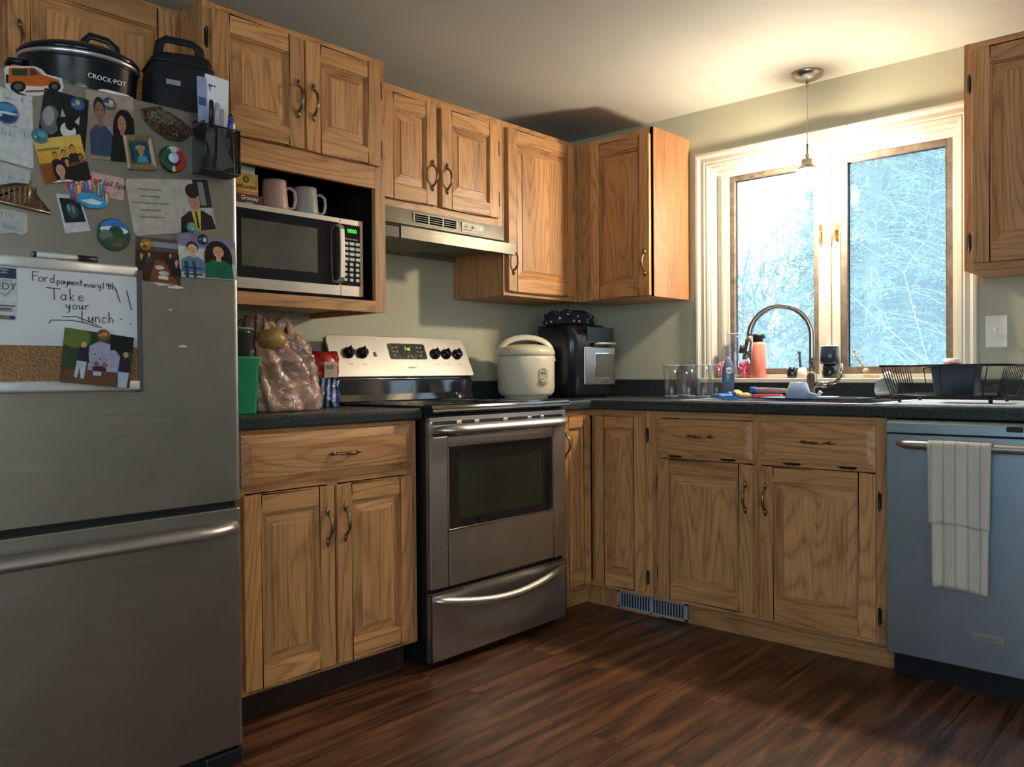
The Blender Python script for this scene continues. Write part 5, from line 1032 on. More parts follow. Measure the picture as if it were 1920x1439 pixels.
# ------------------------------------------------------------------ rice cooker
rc = thing('rice_cooker', 'cream white rice cooker with carry handle, on the counter right of the stove', 'rice cooker', (-.606, -.232, CT))
CREAM = mat('cream_plastic', (.66, .60, .44, 1), .28, var=.02)
b = MB(); b.lathe([(.100, .0), (.104, .008), (.104, .012), (.118, .014), (.130, .030), (.133, .045), (.1345, .047), (.1345, .185), (.133, .200)], n=48); b.build('body', CREAM, rc)
b = MB(); b.lathe([(.133, .202), (.136, .204), (.136, .222), (.128, .236), (.100, .247), (.06, .254), (.01, .256)], n=48); lidr = b.build('lid', CREAM, rc)
b = MB(); b.lathe([(.1322, .199), (.1322, .203)], n=48); b.build('seam', cm('#8c8265'), rc)
# carry handle: flat band arching left to right in front view
va = math.radians(-47)       # the cooker faces the camera
b = MB(); pts = []
for i in range(21):
    a = PI*i/20; pts.append((-.128*math.cos(a) if True else 0, 0, .205+.083*math.sin(a)**.8))
b.tube([(-.134, 0, .175)]+pts+[(.134, 0, .175)], [.009]*23, 10, flat=1.9); b.build('carry_handle', CREAM, rc)
b = MB(); b.rbox(.030, .068, -.1355, -.118, .060, .145, .018, 'xz'); pn = b.build('control_plate', mat('cream_dark', (.50, .45, .34, 1), .3), rc)
b = MB(); b.lathe([(.017, .133), (.0165, .139), (.013, .141)], (.049, 0, .082), 24, axis='y'); b.build('dial_recess', mat('cream_mid', (.42, .38, .28, 1), .3), pn)
b = MB(); b.box(.037, .061, -.146, -.140, .079, .085); b.build('switch_lever', CREAM, pn, bev=.0015)
b = MB(); b.lathe([(.004, .1355), (.004, .138)], (.043, 0, .120), 12, axis='y'); b.build('indicator_light', cm('#5a1a14'), pn)
b = MB(); b.lathe([(.004, .1355), (.004, .138)], (.056, 0, .120), 12, axis='y'); b.build('indicator_light', cm('#8a7a5a'), pn)
b = MB(); b.box(.043, .056, -.1362, -.1355, .1335, .1355); b.build('printed_mark', INK, pn)
rc.rotation_euler = (0, 0, va+math.radians(12))

# ------------------------------------------------------------------ air fryer in the corner
af = thing('air_fryer', 'black countertop air fryer oven with stainless glass door in the corner', 'air fryer', (-.315, -.285, CT))
AFB = mat('air_fryer_black', (.012, .014, .018, 1), .22, var=.05)
b = MB(); rings = []
for (z, k, kk) in ((.0, .90, 0), (.015, .93, 0), (.02, 1, 0), (.26, 1.0, 0), (.30, .985, .0), (.335, .95, .01), (.350, .88, .02), (.353, .6, .02)):
    rings.append([(p[0]*k, p[1]*k+kk, z) for p in rrect(-.135, .150, -.140, .150, .055, 7)])
b.loft(rings); b.build('body', AFB, af)
b = MB(); b.box(-.05, .148, -.146, -.125, .060, .245); fd = b.build('door', steel('fryer_door_steel', (.33, .33, .32), .30, 'z', .15), af, bev=.006, seg=3)
b = MB(); b.rbox(.012, .140, -.1485, -.1455, .092, .215, .012, 'xz'); b.build('door_window_frame', CHROME, fd)
b = MB(); b.rbox(.016, .136, -.1495, -.148, .096, .211, .010, 'xz'); b.build('door_window', mat('air_fryer_window', (.07, .07, .062, 1), .25, .2), fd)
b = MB(); b.tube([(.010, -.146, .256), (.012, -.160, .257), (.030, -.164, .258), (.120, -.164, .258), (.134, -.160, .257), (.136, -.146, .256)], .0085, 12, flat=1.3); b.build('handle', STEEL, fd)
b = MB(); b.box(-.03, .140, -.143, -.138, .272, .338); b.build('control_glass', mat('fryer_glass_black', (.008, .010, .015, 1), .35, var=0), af)
b = MB(); b.box(.078, .092, -.1472, -.146, .070, .078); b.build('badge', cm('#20242a'), fd)
af.rotation_euler = (0, 0, math.radians(-12))
# patterned cloth on the air fryer
def cloth_mat():
    m = mat('patterned_cloth', (.012, .016, .035, 1), .85, var=0); t, bb = nodes(m); N, L = t.nodes, t.links
    tc = N.new('ShaderNodeTexCoord'); v = N.new('ShaderNodeTexVoronoi'); v.inputs['Scale'].default_value = 42; L.new(tc.outputs['Object'], v.inputs['Vector'])
    r = N.new('ShaderNodeValToRGB'); r.color_ramp.interpolation = 'CONSTANT'; e = r.color_ramp.elements; e[0].position = 0; e[0].color = (.55, .50, .52, 1); e[1].position = .28; e[1].color = (.010, .013, .030, 1); q = e.new(.20); q.color = (.35, .15, .16, 1)
    L.new(v.outputs['Distance'], r.inputs[0]); L.new(r.outputs[0], bb.inputs['Base Color']); return m
def clf(u, v):
    a = 2*PI*u; c_, s_ = math.cos(a), math.sin(a); r = (1-.55*max(0, v-.55)/.45) if v > .55 else 1+.03*math.sin(v*12)
    nz = NZ.noise(Vector((c_*2, s_*2, v*3)))*.012
    return (.140*c_*r*(1+.1*math.cos(4*a)*0)+nz, .095*s_*r+nz, .062*min(1, v*1.25)+.008*math.sin(5*a)*v+nz*.5)
cl = crumpled('folded_cloth', cloth_mat(), None, clf, 48, 20); cl.location = (-.315, -.262, CT+.3565); tag(cl, 'dark cloth with small pale flowers folded on top of the air fryer', 'cloth'); cl.rotation_euler = (0, 0, math.radians(-12))

# ------------------------------------------------------------------ glasses and sink clutter
def make_tumbler():
    t = thing('drinking_glass', '', 'glass')
    b = MB(); r = .0375; h = .150
    b.lathe([(.001, 0), (r*.80, 0), (r*.83, .004), (r, h), (r-.0022, h), (r*.80-.001, .022), (.001, .018)], n=28, caps=False); b.build('tumbler', CLEAR, t)
    b = MB(); b.lathe([(r-.0025, h-.001), (r+.0002, h-.0005), (r, h+.0008), (r-.002, h+.0008)], n=28); b.build('rim', mat('glass_rim_edge', (.75, .8, .8, 1), .1), t)
    b = MB(); b.lathe([(r*.78, .003), (r*.82, .008), (r*.80, .016), (.004, .013)], n=28); b.build('thick_base', mat('glass_base_solid', (.55, .6, .62, 1), .05, trans=.85), t); return t
g0 = make_tumbler()
spots = [(-.290, -.827, 'leftmost of the row of clear drinking glasses, nearest the wall cabinet'), (-.232, -.880, 'second clear drinking glass from the left, in the front row'), (-.285, -.985, 'third clear drinking glass from the left, in the front row'), (-.140, -.968, 'clear drinking glass behind the front row, nearest the dish soap'), (-.135, -.800, 'clear drinking glass half hidden behind the second glass')]
for i, (x, y, lab) in enumerate(spots):
    g = g0 if i == 0 else g0.copy()
    if i:
        COL.objects.link(g)
        for ch in list(g0.children): c_ = ch.copy(); COL.objects.link(c_); c_.parent = g
    g.location = (x, y, CT); g['label'] = lab; g['group'] = 'clear drinking glasses on the counter'
# dish soap
ds = thing('dish_soap_bottle', 'blue dish soap bottle standing upside-down on its wide cap', 'bottle', (-.185, -1.052, CT))
SOAP = mat('blue_soap_bottle', (.10, .14, .22, 1), .18, var=.1); 
b = MB(); rings = []
for (z, k) in ((.030, .62), (.035, .80), (.060, .92), (.10, 1.0), (.135, .88), (.16, .62), (.178, .32), (.186, .10)): rings.append([(.028*k*math.cos(2*PI*i/24), .020*k*math.sin(2*PI*i/24), z) for i in range(24)])
b.loft(rings); b.build('bottle', SOAP, ds)
b = MB(); b.lathe([(.034, 0), (.035, .004), (.034, .024), (.024, .034)], n=24, sy=.72); b.build('cap', mat('cobalt_cap', (.015, .03, .30, 1), .25), ds)
b = MB(); b.lathe([(.015, .0195), (.015, .021)], (0, 0, .125), 20, axis='y'); b.build('logo_disc', cm('#c3c9d2'), ds)
text(ds, 'lettering', 'DAWN', .011, cm('#25357a'), (0, -.0216, .125)); b = MB(); b.box(-.020, .020, -.0205, -.019, .072, .086); b.build('label_band', cm('#1d5f7d'), ds)
ds.rotation_euler = (0, 0, math.radians(-50))
# items on the sill
SZ = 1.0065
vs_ = thing('glass_vase', 'tall flared clear vase on the window sill behind the soap', 'vase', (.012, -.985, SZ)); b = MB()
b.lathe([(.030, 0), (.030, .01), (.027, .09), (.028, .14), (.040, .205), (.038, .205), (.026, .14), (.025, .09), (.028, .012), (.001, .008)], n=28, caps=False); b.build('vase', CLEAR, vs_)
b = MB(); b.lathe([(.0385, .203), (.0405, .205), (.0395, .2065)], n=28); b.build('rim', MC['glass_rim_edge'], vs_)
PK = mat('pink_petals', (.85, .16, .25, 1), .6, var=.3, vs=40)
pr_ = thing('pink_ribbon_flower', 'pink ribbon flower beside the vase on the window sill', 'decoration', (-.012, -1.045, SZ)); b = MB()
for k in range(7):
    a = 2*PI*k/7; b.lathe([(.002, -.003), (.016, 0), (.002, .003)], (0, .020*math.cos(a), .042+.022*math.sin(a)), 12, axis='x')
b.lathe([(.012, -.004), (.012, .004)], (0, 0, .042), 12, axis='x'); b.tube([(0, 0, 0), (0, .003, .02), (0, 0, .042)], .006, 8); b.build('petals', PK, pr_)
pr2 = pr_.copy(); COL.objects.link(pr2); c_ = pr_.children[0].copy(); COL.objects.link(c_); c_.parent = pr2; pr2.location = (-.018, -.935, SZ); pr2['label'] = 'pink ribbon flower left of the vase, near the window casing'
bt = thing('water_bottle', 'coral pink insulated bottle with black lid on the window sill', 'bottle', (.006, -1.100, SZ)); CORAL = mat('coral_enamel', (.80, .24, .17, 1), .35, var=.03)
b = MB(); b.lathe([(.034, 0), (.036, .003), (.036, .150), (.034, .158), (.022, .166)], n=32); b.build('body', CORAL, bt)
b = MB(); b.lathe([(.023, .164), (.023, .178), (.034, .180), (.034, .196), (.030, .199)], n=28); b.build('lid', BLK, bt)
# gooseneck faucet
fc = thing('faucet', 'chrome gooseneck pull-down faucet behind the sink', 'faucet', (-.082, -1.385, CT+.0)); FM = mat('faucet_steel', (.36, .36, .35, 1), .16, 1, var=.03)
b = MB(); b.lathe([(.030, 0), (.030, .006), (.024, .010), (.0215, .012), (.021, .10), (.016, .112), (.0125, .118)], n=28); b.build('base', FM, fc)
dirv = Vector((-.10, .30, 0)).normalized(); Rr = .128; b = MB(); pts = [(0, 0, .11), (0, 0, .18), (0, 0, .27)]
for i in range(1, 19): a = PI*i/18*1.02; v = dirv*(Rr-Rr*math.cos(a)); pts.append((v.x, v.y, .272+Rr*math.sin(a)))
b.tube(pts, .0125, 14); b.build('spout', FM, fc)
e0 = dirv*(2*Rr); b = MB(); b.tube([(e0.x, e0.y, .275), (e0.x+.0, e0.y+.002, .25), (e0.x*1.03, e0.y*1.03, .215), (e0.x*1.04, e0.y*1.04, .172)], [.0135, .017, .019, .022], 18); b.build('spray_head', FM, fc)
b = MB(); b.tube([(e0.x*1.06-.012, e0.y*1.06+.012, .235), (e0.x*1.08-.014, e0.y*1.08+.012, .200)], .008, 10); b.build('spray_button', BLK, fc)
b = MB(); b.tube([(0, -.012, .060), (-.004, -.045, .062), (-.01, -.075, .062)], [.016, .017, .014], 14); b.tube([(-.01, -.075, .062), (-.014, -.110, .075), (-.016, -.128, .105), (-.016, -.132, .150)], [.011, .009, .0075, .005], 12); b.build('lever', CHROME, fc)
# soap dispenser lever / hook
# plain stand-ins for small jars on the sill
def jar(x, y, r, h, m_, label, extra=None):
    t = thing('ceramic_jar', label, 'jar', (x, y, SZ)); b = MB(); b.lathe([(r*.85, 0), (r, .004), (r*1.02, h*.35), (r*.98, h*.7), (r*.7, h*.95), (r*.2, h)], n=24); b.build('body', m_, t); return t
jar(.0, -1.262, .021, .050, GLOSSBLK, 'small glossy black ceramic jar on the window sill beside the white jar'); jar(-.002, -1.310, .021, .046, WHITEP, 'small white ceramic jar on the sill beside the small black jar')
lt_ = thing('tall_jar', 'tall dark blue-black canister on the sill behind the faucet', 'jar', (.008, -1.425, SZ)); b = MB(); b.lathe([(.028, 0), (.030, .004), (.030, .05), (.024, .056)], n=28); b.build('lower_pot', GLOSSBLK, lt_)
b = MB(); b.lathe([(.024, .056), (.036, .062), (.040, .075), (.038, .125), (.034, .132)], n=28); b.build('upper_canister', mat('dark_canister', (.02, .03, .045, 1), .12), lt_)
b = MB(); b.lathe([(.036, .132), (.038, .134), (.036, .138)], n=28); b.build('rim', cm('#9fb0b8'), lt_)
tg = thing('dark_figurine', 'slim dark carved stick standing on the sill behind the small jars', 'figurine', (.040, -1.288, SZ)); b = MB(); b.tube([(0, 0, 0), (0, .004, .05), (0, .007, .085), (0, .008, .105), (0, .014, .118)], [.006, .006, .005, .0045, .006], 8); b.tube([(0, .008, .108), (0, .002, .116)], [.005, .004], 8); b.lathe([(.012, 0), (.012, .006)], (0, 0, 0), 12); b.build('carving', mat('dark_carved_wood', (.05, .04, .04, 1), .5), tg)
# wooden nutcracker-like tool
wt = thing('wooden_pipe_ornament', 'pale wooden ornament with slanted handle on the window sill', 'ornament', (.005, -1.600, SZ)); WD = mat('pale_wood', (.55, .38, .20, 1), .5, var=.15, vs=50)
b = MB(); b.prism([(-.028, 0), (.030, 0), (.026, .012), (-.030, .014)], 'x', -.014, .014); b.v = [(x, -y, z) for x, y, z in b.v]; b.build('base', WD, wt, bev=.002)
b = MB(); b.lathe([(.002, -.012), (.012, -.006), (.013, .004), (.004, .012)], (0, .022, .028), 16); b.build('ball', WD, wt)
b = MB(); b.tube([(0, .022, .030), (0, .040, .060), (0, .062, .090), (0, .068, .110)], [.0048, .0045, .004, .0035], 10); b.lathe([(.001, -.006), (.006, 0), (.001, .006)], (0, .069, .114), 12); b.build('handle', WD, wt)
b = MB(); b.lathe([(.001, -.012), (.018, -.006), (.018, .004), (.006, .014)], n=20); o = b.build('white_egg_cup', WHITEP); o.location = (.0, -1.668, SZ+.012); tag(o, 'small rounded white cup on the sill behind the left end of the dish rack', 'cup')
jl = thing('jar', 'small jar with red and white lid on the sill behind the dish rack', 'jar', (.0, -1.905, SZ)); b = MB(); b.lathe([(.026, 0), (.028, .004), (.028, .045)], n=24); b.build('glass', CLEAR, jl)
b = MB(); b.lathe([(.0285, .045), (.0285, .058)], n=24); b.build('red_band', cm('#a3202a'), jl); b = MB(); b.lathe([(.029, .058), (.030, .062), (.029, .072), (.025, .075)], n=24); b.build('lid', WHITEP, jl)
# sponge, glove, brush, etc. along the sink edge
SR = CT+.0055
b = MB(); rings = []
for (x, s) in ((-.045, 1), (-.02, .9), (.01, 1), (.045, 1)): rings.append([(x, y*s, z+.006*math.sin(x*60)) for y, z in rrect(-.032, .032, 0, .018, .006, 3)])
b.loft(rings, 0, False); o = b.build('blue_sponge', mat('blue_sponge_foam', (.07, .22, .48, 1), .9, var=.3, vs=90, bump=.8, bs=140)); o.location = (-.42, -1.165, CT+.0075); o.rotation_euler = (0, 0, 1.0); tag(o, 'blue cleaning sponge at the left front edge of the sink', 'sponge')
yg = thing('yellow_cloth', 'crumpled yellow-tan cloth between the blue sponge and the red clip', 'cloth', (-.12, -1.055, CT))
def ylf(u, v): a = 2*PI*u; return ((.030+.006*math.sin(3*a))*math.cos(a)*math.sin(PI*(.1+.85*v))+.006*math.sin(v*9), (.055+.01*math.sin(2*a))*math.sin(a)*math.sin(PI*(.1+.85*v)), .034*v+.005*math.sin(4*a)*v)
crumpled('folds', mat('yellow_tan', (.62, .40, .15, 1), .7), yg, ylf, 30, 12); yg.location = (-.095, -1.045, CT+.0005); yg.scale = (.8, .65, 1)
br = thing('dish_brush', 'dish brush with pink-grey handle and blue grip lying behind the sink', 'brush', (-.095, -1.19, CT+.012)); b = MB()
b.tube([(0, .05, .028), (0, -.02, .026), (0, -.08, .025), (0, -.12, .028)], [.010, .012, .011, .007], 12, flat=1.3); b.build('handle', cm('#a89aa0'), br)
b = MB(); b.tube([(0, .052, .028), (0, .025, .028)], [.0125, .013], 12, flat=1.3); b.build('grip', cm('#2a66c0'), br)
b = MB(); b.tube([(0, -.12, .028), (0, -.14, .034), (0, -.175, .036)], [.008, .018, .021], 14); b.build('bristle_head', cm('#6f6f78'), br)
b = MB(); b.lathe([(.014, -.0125), (.030, -.010), (.036, .0), (.030, .008), (.010, .012)], (0, .075, .004), 20); b.build('cleaning_pad', cm('#c9b98a'), br); br.location = (-.088, -1.163, CT+.009)
b = MB(); b.rbox(-.014, .014, -.065, .065, 0, .014, .006, 'yz'); o = b.build('pink_scrubber', mat('pink_red_plastic', (.72, .09, .12, 1), .35), bev=.002); o.location = (-.118, -1.275, SR+.0005); o.location = (-.138, -1.215, CT+.0058); o.rotation_euler = (.0, 0, -.06); tag(o, 'flat pinkish-red plastic scrubber lying at the back rim of the sink', 'scrubber')
# pan lid / tray over the sink with upturned cup
tr_ = thing('black_tray', 'shallow black tray lying across the sink rim', 'tray', (-.40, -1.53, SR+.001)); b = MB()
b.lathe([(.10, .0), (.155, .002), (.175, .009), (.178, .012), (.172, .011), (.153, .005), (.001, .004)], n=40, sx=.95, sy=1.22, caps=False); b.build('pan', mat('tray_dark', (.015, .02, .03, 1), .25), tr_)
cpx = thing('plastic_cup', 'translucent pale blue measuring cup tipped on the black tray', 'cup', (-.42, -1.47, SR+.008)); PLB = mat('pale_blue_plastic', (.42, .56, .80, 1), .2, var=.1, trans=.35)
b = MB(); b.lathe([(.050, 0), (.046, .02), (.032, .062), (.028, .064), (.001, .064)], n=28); b.build('cup', PLB, cpx)
b = MB(); b.tube([(.0, -.042, .02), (0, -.075, .012), (0, -.088, .028)], [.006, .006, .008], 10); b.build('handle', PLB, cpx)
b = MB(); b.lathe([(.030, 0), (.038, .003), (.044, .010), (.040, .010), (.03, .005), (.001, .003)], n=28, caps=False); o = b.build('white_saucer', WHITEP); o.location = (-.40, -1.575, SR+.007); tag(o, 'small white dish on the tray, right of the plastic cup', 'dish')
st = thing('sink_strainer', 'round chrome mesh strainer leaning by the left end of the dish rack', 'strainer', (-.10, -1.690, CT+.0)); b = MB(); b.lathe([(.044, 0), (.046, .003), (.036, .016), (.02, .022), (.002, .024)], n=28, axis='x'); b.v = [(x, y, z+.046) for x, y, z in b.v]; b.build('bowl', CHROME, st)

# drying mat and dish rack
mtb = MB(); mtb.rbox(-.60, -.09, -2.28, -1.80, CT+.0005, CT+.007, .05, 'xy'); o = mtb.build('drying_mat', mat('pale_blue_mat', (.50, .58, .72, 1), .8, var=.15, vs=60, bump=.5, bs=150), bev=.002, origin=(-.34, -2.04, CT)); tag(o, 'pale blue-grey drying mat under the dish rack', 'mat')
MZ = CT+.0075
dk = thing('dish_rack', 'black wire dish rack on the drying mat right of the sink', 'dish rack', (-.33, -2.0, MZ)); WM = mat('black_wire', (.012, .012, .014, 1), .35, .4, var=0)
rx0, rx1, ry0, ry1, zt, zb = -.50, -.165, -2.185, -1.800, 1.052, .948
def rp(x, y, k): cx, cy = (rx0+rx1)/2, (ry0+ry1)/2; return (cx+(x-cx)*k, cy+(y-cy)*k)
b = MB()
for (z, k, r) in ((zt, 1.0, .0036), (zb, .86, .003)):
    c4 = [rp(rx0, ry0, k), rp(rx1, ry0, k), rp(rx1, ry1, k), rp(rx0, ry1, k)]; b.tube([(p[0], p[1], z) for p in c4+[c4[0]]], r, 8)
b.build('rim', WM, dk, True)
def wires(pairs, name):
    for (a, c_) in pairs: q = MB(); q.tube([a, c_], .0018, 6); q.build(name, WM, dk, True)
L1 = []
for e_ in (ry0, ry1):
    for k in range(12):
        x = rx0+.01+(rx1-rx0-.02)*k/11; p, q = rp(x, e_, 1), rp(x, e_, .86); L1.append(((p[0], p[1], zt), (q[0], q[1], zb)))
for xx in (rx0, rx1):
    for k in (1, 4, 7): y = ry0+(ry1-ry0)*k/8; p, q = rp(xx, y, 1), rp(xx, y, .86); L1.append(((p[0], p[1], zt), (q[0], q[1], zb)))
wires(L1, 'side_wire')
L2 = [((rp(rx0, y, .86)[0], rp(rx0, y, .86)[1], zb), (rp(rx1, y, .86)[0], rp(rx1, y, .86)[1], zb)) for y in [ry0+.02+(ry1-ry0-.04)*k/11 for k in range(12)]]
wires(L2, 'floor_wire')
for (x, y) in ((rx0+.05, ry0+.05), (rx1-.05, ry0+.05), (rx0+.05, ry1-.05), (rx1-.05, ry1-.05)):
    q = MB(); q.lathe([(.006, MZ), (.007, zb)], (x, y, 0), 10); q.build('foot', BLK, dk, True)
ub = thing('utensil_bin', 'dark plastic utensil bin hooked inside the dish rack', 'bin', (-.40, -2.02, zb+.003)); b = MB(); rings = []
for (z, k) in ((0, .84), (.085, .97), (.092, 1.0), (.100, 1.0)): rings.append([(p[0]*k, p[1]*k, z) for p in rrect(-.05, .05, -.072, .072, .012, 4)])
b.loft(rings); b.build('bin', mat('dark_slate_plastic', (.03, .045, .055, 1), .5), ub); b = MB(); b.tube([(-.052, .05, .095), (-.056, .075, .095), (-.056, .09, .090), (-.05, .09, .080)], .0025, 6); b.build('hook', WM, ub)

# ------------------------------------------------------------------ dishwasher
dw = thing('dishwasher', 'stainless dishwasher under the counter, right of the sink cabinet', 'dishwasher', (0, -1.862, 0), -PI/2)
w = .606
b = MB(); b.box(.004, w, -.60, -.02, .10, .872); b.build('tub', SIDE, dw)
b = MB(); b.box(.008, w-.002, -.655, -.60, .095, .826); dd = b.build('door', STEELD, dw, bev=.004)
b = MB(); b.prism([(-.60, .830), (-.60, .872), (-.640, .872), (-.656, .862), (-.657, .830)], 'x', .008, w-.002); pnl = b.build('control_panel', STEELD, dw, bev=.002)
b = MB(); b.rbox(.360, .405, -.6585, -.656, .845, .862, .004, 'xz'); b.build('vent', BLK, pnl)
b = MB(); pts = []; rr = []
for i in range(21):
    t = i/20; s = min(1, min(t, 1-t)/.10); pts.append((.045+(w-.085)*t, -.655-.045*math.sin(s*PI/2), .795)); rr.append(.008+.006*math.sin(s*PI/2))
b.tube(pts, rr, 12); b.build('handle', STEEL, dd)
b = MB(); b.box(.262, .350, -.657, -.655, .188, .212); bd = b.build('badge', STEEL, dd, bev=.001); text(bd, 'lettering', 'Frigidaire', .014, cm('#5a6672'), (.306, -.6575, .200), ext=.0002, shear=.2)
b = MB(); b.box(.004, w, -.56, -.545, 0, .095); b.build('toe_kick', BLK, dw)
# towel over the handle
TW = mat('cream_towel', (.62, .58, .47, 1), .9, var=.06, vs=120, bump=.8, bs=500)
def towel_mat():
    t, bb = nodes(TW); N, L = t.nodes, t.links; tc = N.new('ShaderNodeTexCoord'); s = N.new('ShaderNodeSeparateXYZ'); L.new(tc.outputs['Object'], s.inputs[0])
    m = N.new('ShaderNodeMath'); m.operation = 'MULTIPLY_ADD'; m.inputs[1].default_value = 29; m.inputs[2].default_value = .12; L.new(s.outputs['X'], m.inputs[0]); f = N.new('ShaderNodeMath'); f.operation = 'FRACT'; L.new(m.outputs[0], f.inputs[0])
    r = N.new('ShaderNodeValToRGB'); r.color_ramp.interpolation = 'CONSTANT'; e = r.color_ramp.elements; e[0].color = (.64, .59, .47, 1); e[0].position = 0; e[1].position = .84; e[1].color = (.45, .43, .38, 1); L.new(f.outputs[0], r.inputs[0]); L.new(r.outputs[0], bb.inputs['Base Color'])
towel_mat()
tw = thing('dish_towel', 'cream striped dish towel hanging over the dishwasher handle', 'towel', (0, -1.862, .80), -PI/2)
def drape(x0, x1, zb0, yoff, back):
    b = MB(); prof = []; R0 = .0165; top = .0
    ns = 40; g = []; nu = 16
    zf = zb0-.80
    for j in range(ns+1):
        t = j/ns
        for i in range(nu+1):
            u = i/nu; x = x0+(x1-x0)*u; wob = .004*math.sin(u*13+t*3)*t+.002*math.sin(u*29)*t
            if t < .25: a = PI*(t/.25); y, z = -.700+R0*math.cos(a), -.005+R0*math.sin(a)
            else: s = (t-.25)/.75; y, z = -.700-R0-.001, -.005+(zf+.005)*s
            y = y-wob*(1 if t > .25 else 0)+yoff*(-1 if t > .12 else 1)
            x += .010*(u-.5)*(-1)*t*back
            g.append((x, y, z+.004*math.sin(u*5)*t))
    # back flap
    b.add(g, [(j*(nu+1)+i, j*(nu+1)+i+1, (j+1)*(nu+1)+i+1, (j+1)*(nu+1)+i) for j in range(ns) for i in range(nu)], 0, True)
    return b
b = drape(.158, .330, .352, .0, 1.5); o = b.build('under_layer', TW, tw); md_ = o.modifiers.new('th', 'SOLIDIFY'); md_.thickness = .003; md_.offset = 0
b = drape(.152, .334, .552, .005, 1.2); o = b.build('folded_layer', TW, tw); md_ = o.modifiers.new('th', 'SOLIDIFY'); md_.thickness = .003; md_.offset = 0

# floor register in the toe kick
vt = thing('toe_kick_vent', 'grey metal louvred register in the toe kick under the corner cabinet', 'vent', (-.555, -.90, 0)); vx = -.558
b = MB(); VM = mat('register_grey', (.40, .43, .46, 1), .4, .3)
y0_, y1_ = -1.06, -.715
b.box(vx-.004, vx, y0_, y1_, .012, .020); b.box(vx-.004, vx, y0_, y1_, .078, .086); b.box(vx-.004, vx, y0_, y0_+.012, .012, .086); b.box(vx-.004, vx, y1_-.012, y1_, .012, .086); b.box(vx-.004, vx, (y0_+y1_)/2-.004, (y0_+y1_)/2+.004, .012, .086)
b.build('frame', VM, vt, True)
n_ = 24
for k in range(n_):
    y = y0_+.016+(y1_-y0_-.032)*k/(n_-1); q = MB(); q.box(vx-.003, vx+.001, y-.0022, y+.0022, .020, .078); q.build('louvre', VM, vt, True)
b = MB(); b.box(vx+.001, vx+.003, y0_, y1_, .012, .086); b.build('backing', BLK, vt, True)

# light switch
ls = thing('light_switch', 'cream single toggle light switch on the wall right of the window', 'switch', (0, -2.058, 1.18))
SWM = mat('switch_cream', (.84, .80, .69, 1), .35, var=.01)
b = MB(); b.box(-.006, -.0005, -2.095, -2.021, 1.120, 1.240); b.build('plate', SWM, ls, True, bev=.004, seg=3)
b = MB(); b.box(-.010, -.006, -2.063, -2.053, 1.166, 1.194); b.build('toggle_frame', SWM, ls, True); b = MB(); b.box(-.022, -.008, -2.0615, -2.0545, 1.180, 1.192); b.build('toggle', SWM, ls, True, bev=.001)
for z in (1.150, 1.210): b = MB(); b.lathe([(.0035, -.0075), (.0035, -.006)], (0, -2.058, z), 12, axis='x'); b.build('screw', SWM, ls, True)

# pendant lamp
px, py = PEND; pl = thing('pendant_lamp', 'small pendant lamp with lit white glass shade hanging before the window', 'lamp', (px, py, HC)); NI = mat('brushed_nickel', (.42, .39, .34, 1), .28, 1, var=.05)
b = MB(); b.lathe([(.064, 0), (.064, -.004), (.060, -.014), (.045, -.026), (.024, -.034), (.008, -.037)], n=36); b.build('canopy', NI, pl)
b = MB(); b.lathe([(.006, -.035), (.006, -.055), (.003, -.058)], n=12); b.build('cord_grip', NI, pl)
b = MB(); b.tube([(0, 0, -.05), (0, 0, -.30)], .0022, 8); b.build('cord', mat('clear_cord', (.55, .53, .48, 1), .3), pl)
b = MB(); b.lathe([(.0045, -.295), (.0045, -.335), (.009, -.338), (.010, -.344), (.006, -.350), (.008, -.354), (.022, -.358), (.024, -.365), (.024, -.378), (.030, -.388), (.040, -.396), (.042, -.402), (.040, -.402)], n=32); b.build('socket_cap', NI, pl)
m = bpy.data.materials.new('lit_opal_glass'); m.use_nodes = True; t = m.node_tree; N, L = t.nodes, t.links; N.clear(); o_ = N.new('ShaderNodeOutputMaterial'); em = N.new('ShaderNodeEmission'); em.inputs[0].default_value = (1, .86, .62, 1); em.inputs[1].default_value = 6; trn = N.new('ShaderNodeBsdfTransparent'); ms = N.new('ShaderNodeMixShader'); ms.inputs[0].default_value = .35; L.new(trn.outputs[0], ms.inputs[1]); L.new(em.outputs[0], ms.inputs[2]); L.new(ms.outputs[0], o_.inputs[0])
b = MB(); b.lathe([(.039, -.400), (.047, -.410), (.053, -.425), (.055, -.445), (.052, -.470), (.050, -.478)], n=36, caps=False); b.build('glass_shade', m, pl)
m2 = mat('lit_bulb', (1, 1, 1, 1), .5, var=0, emit=(1, .85, .6, 1), es=60)
b = MB(); b.lathe([(.012, -.398), (.013, -.412)], n=16); b.build('bulb_base', NI, pl)

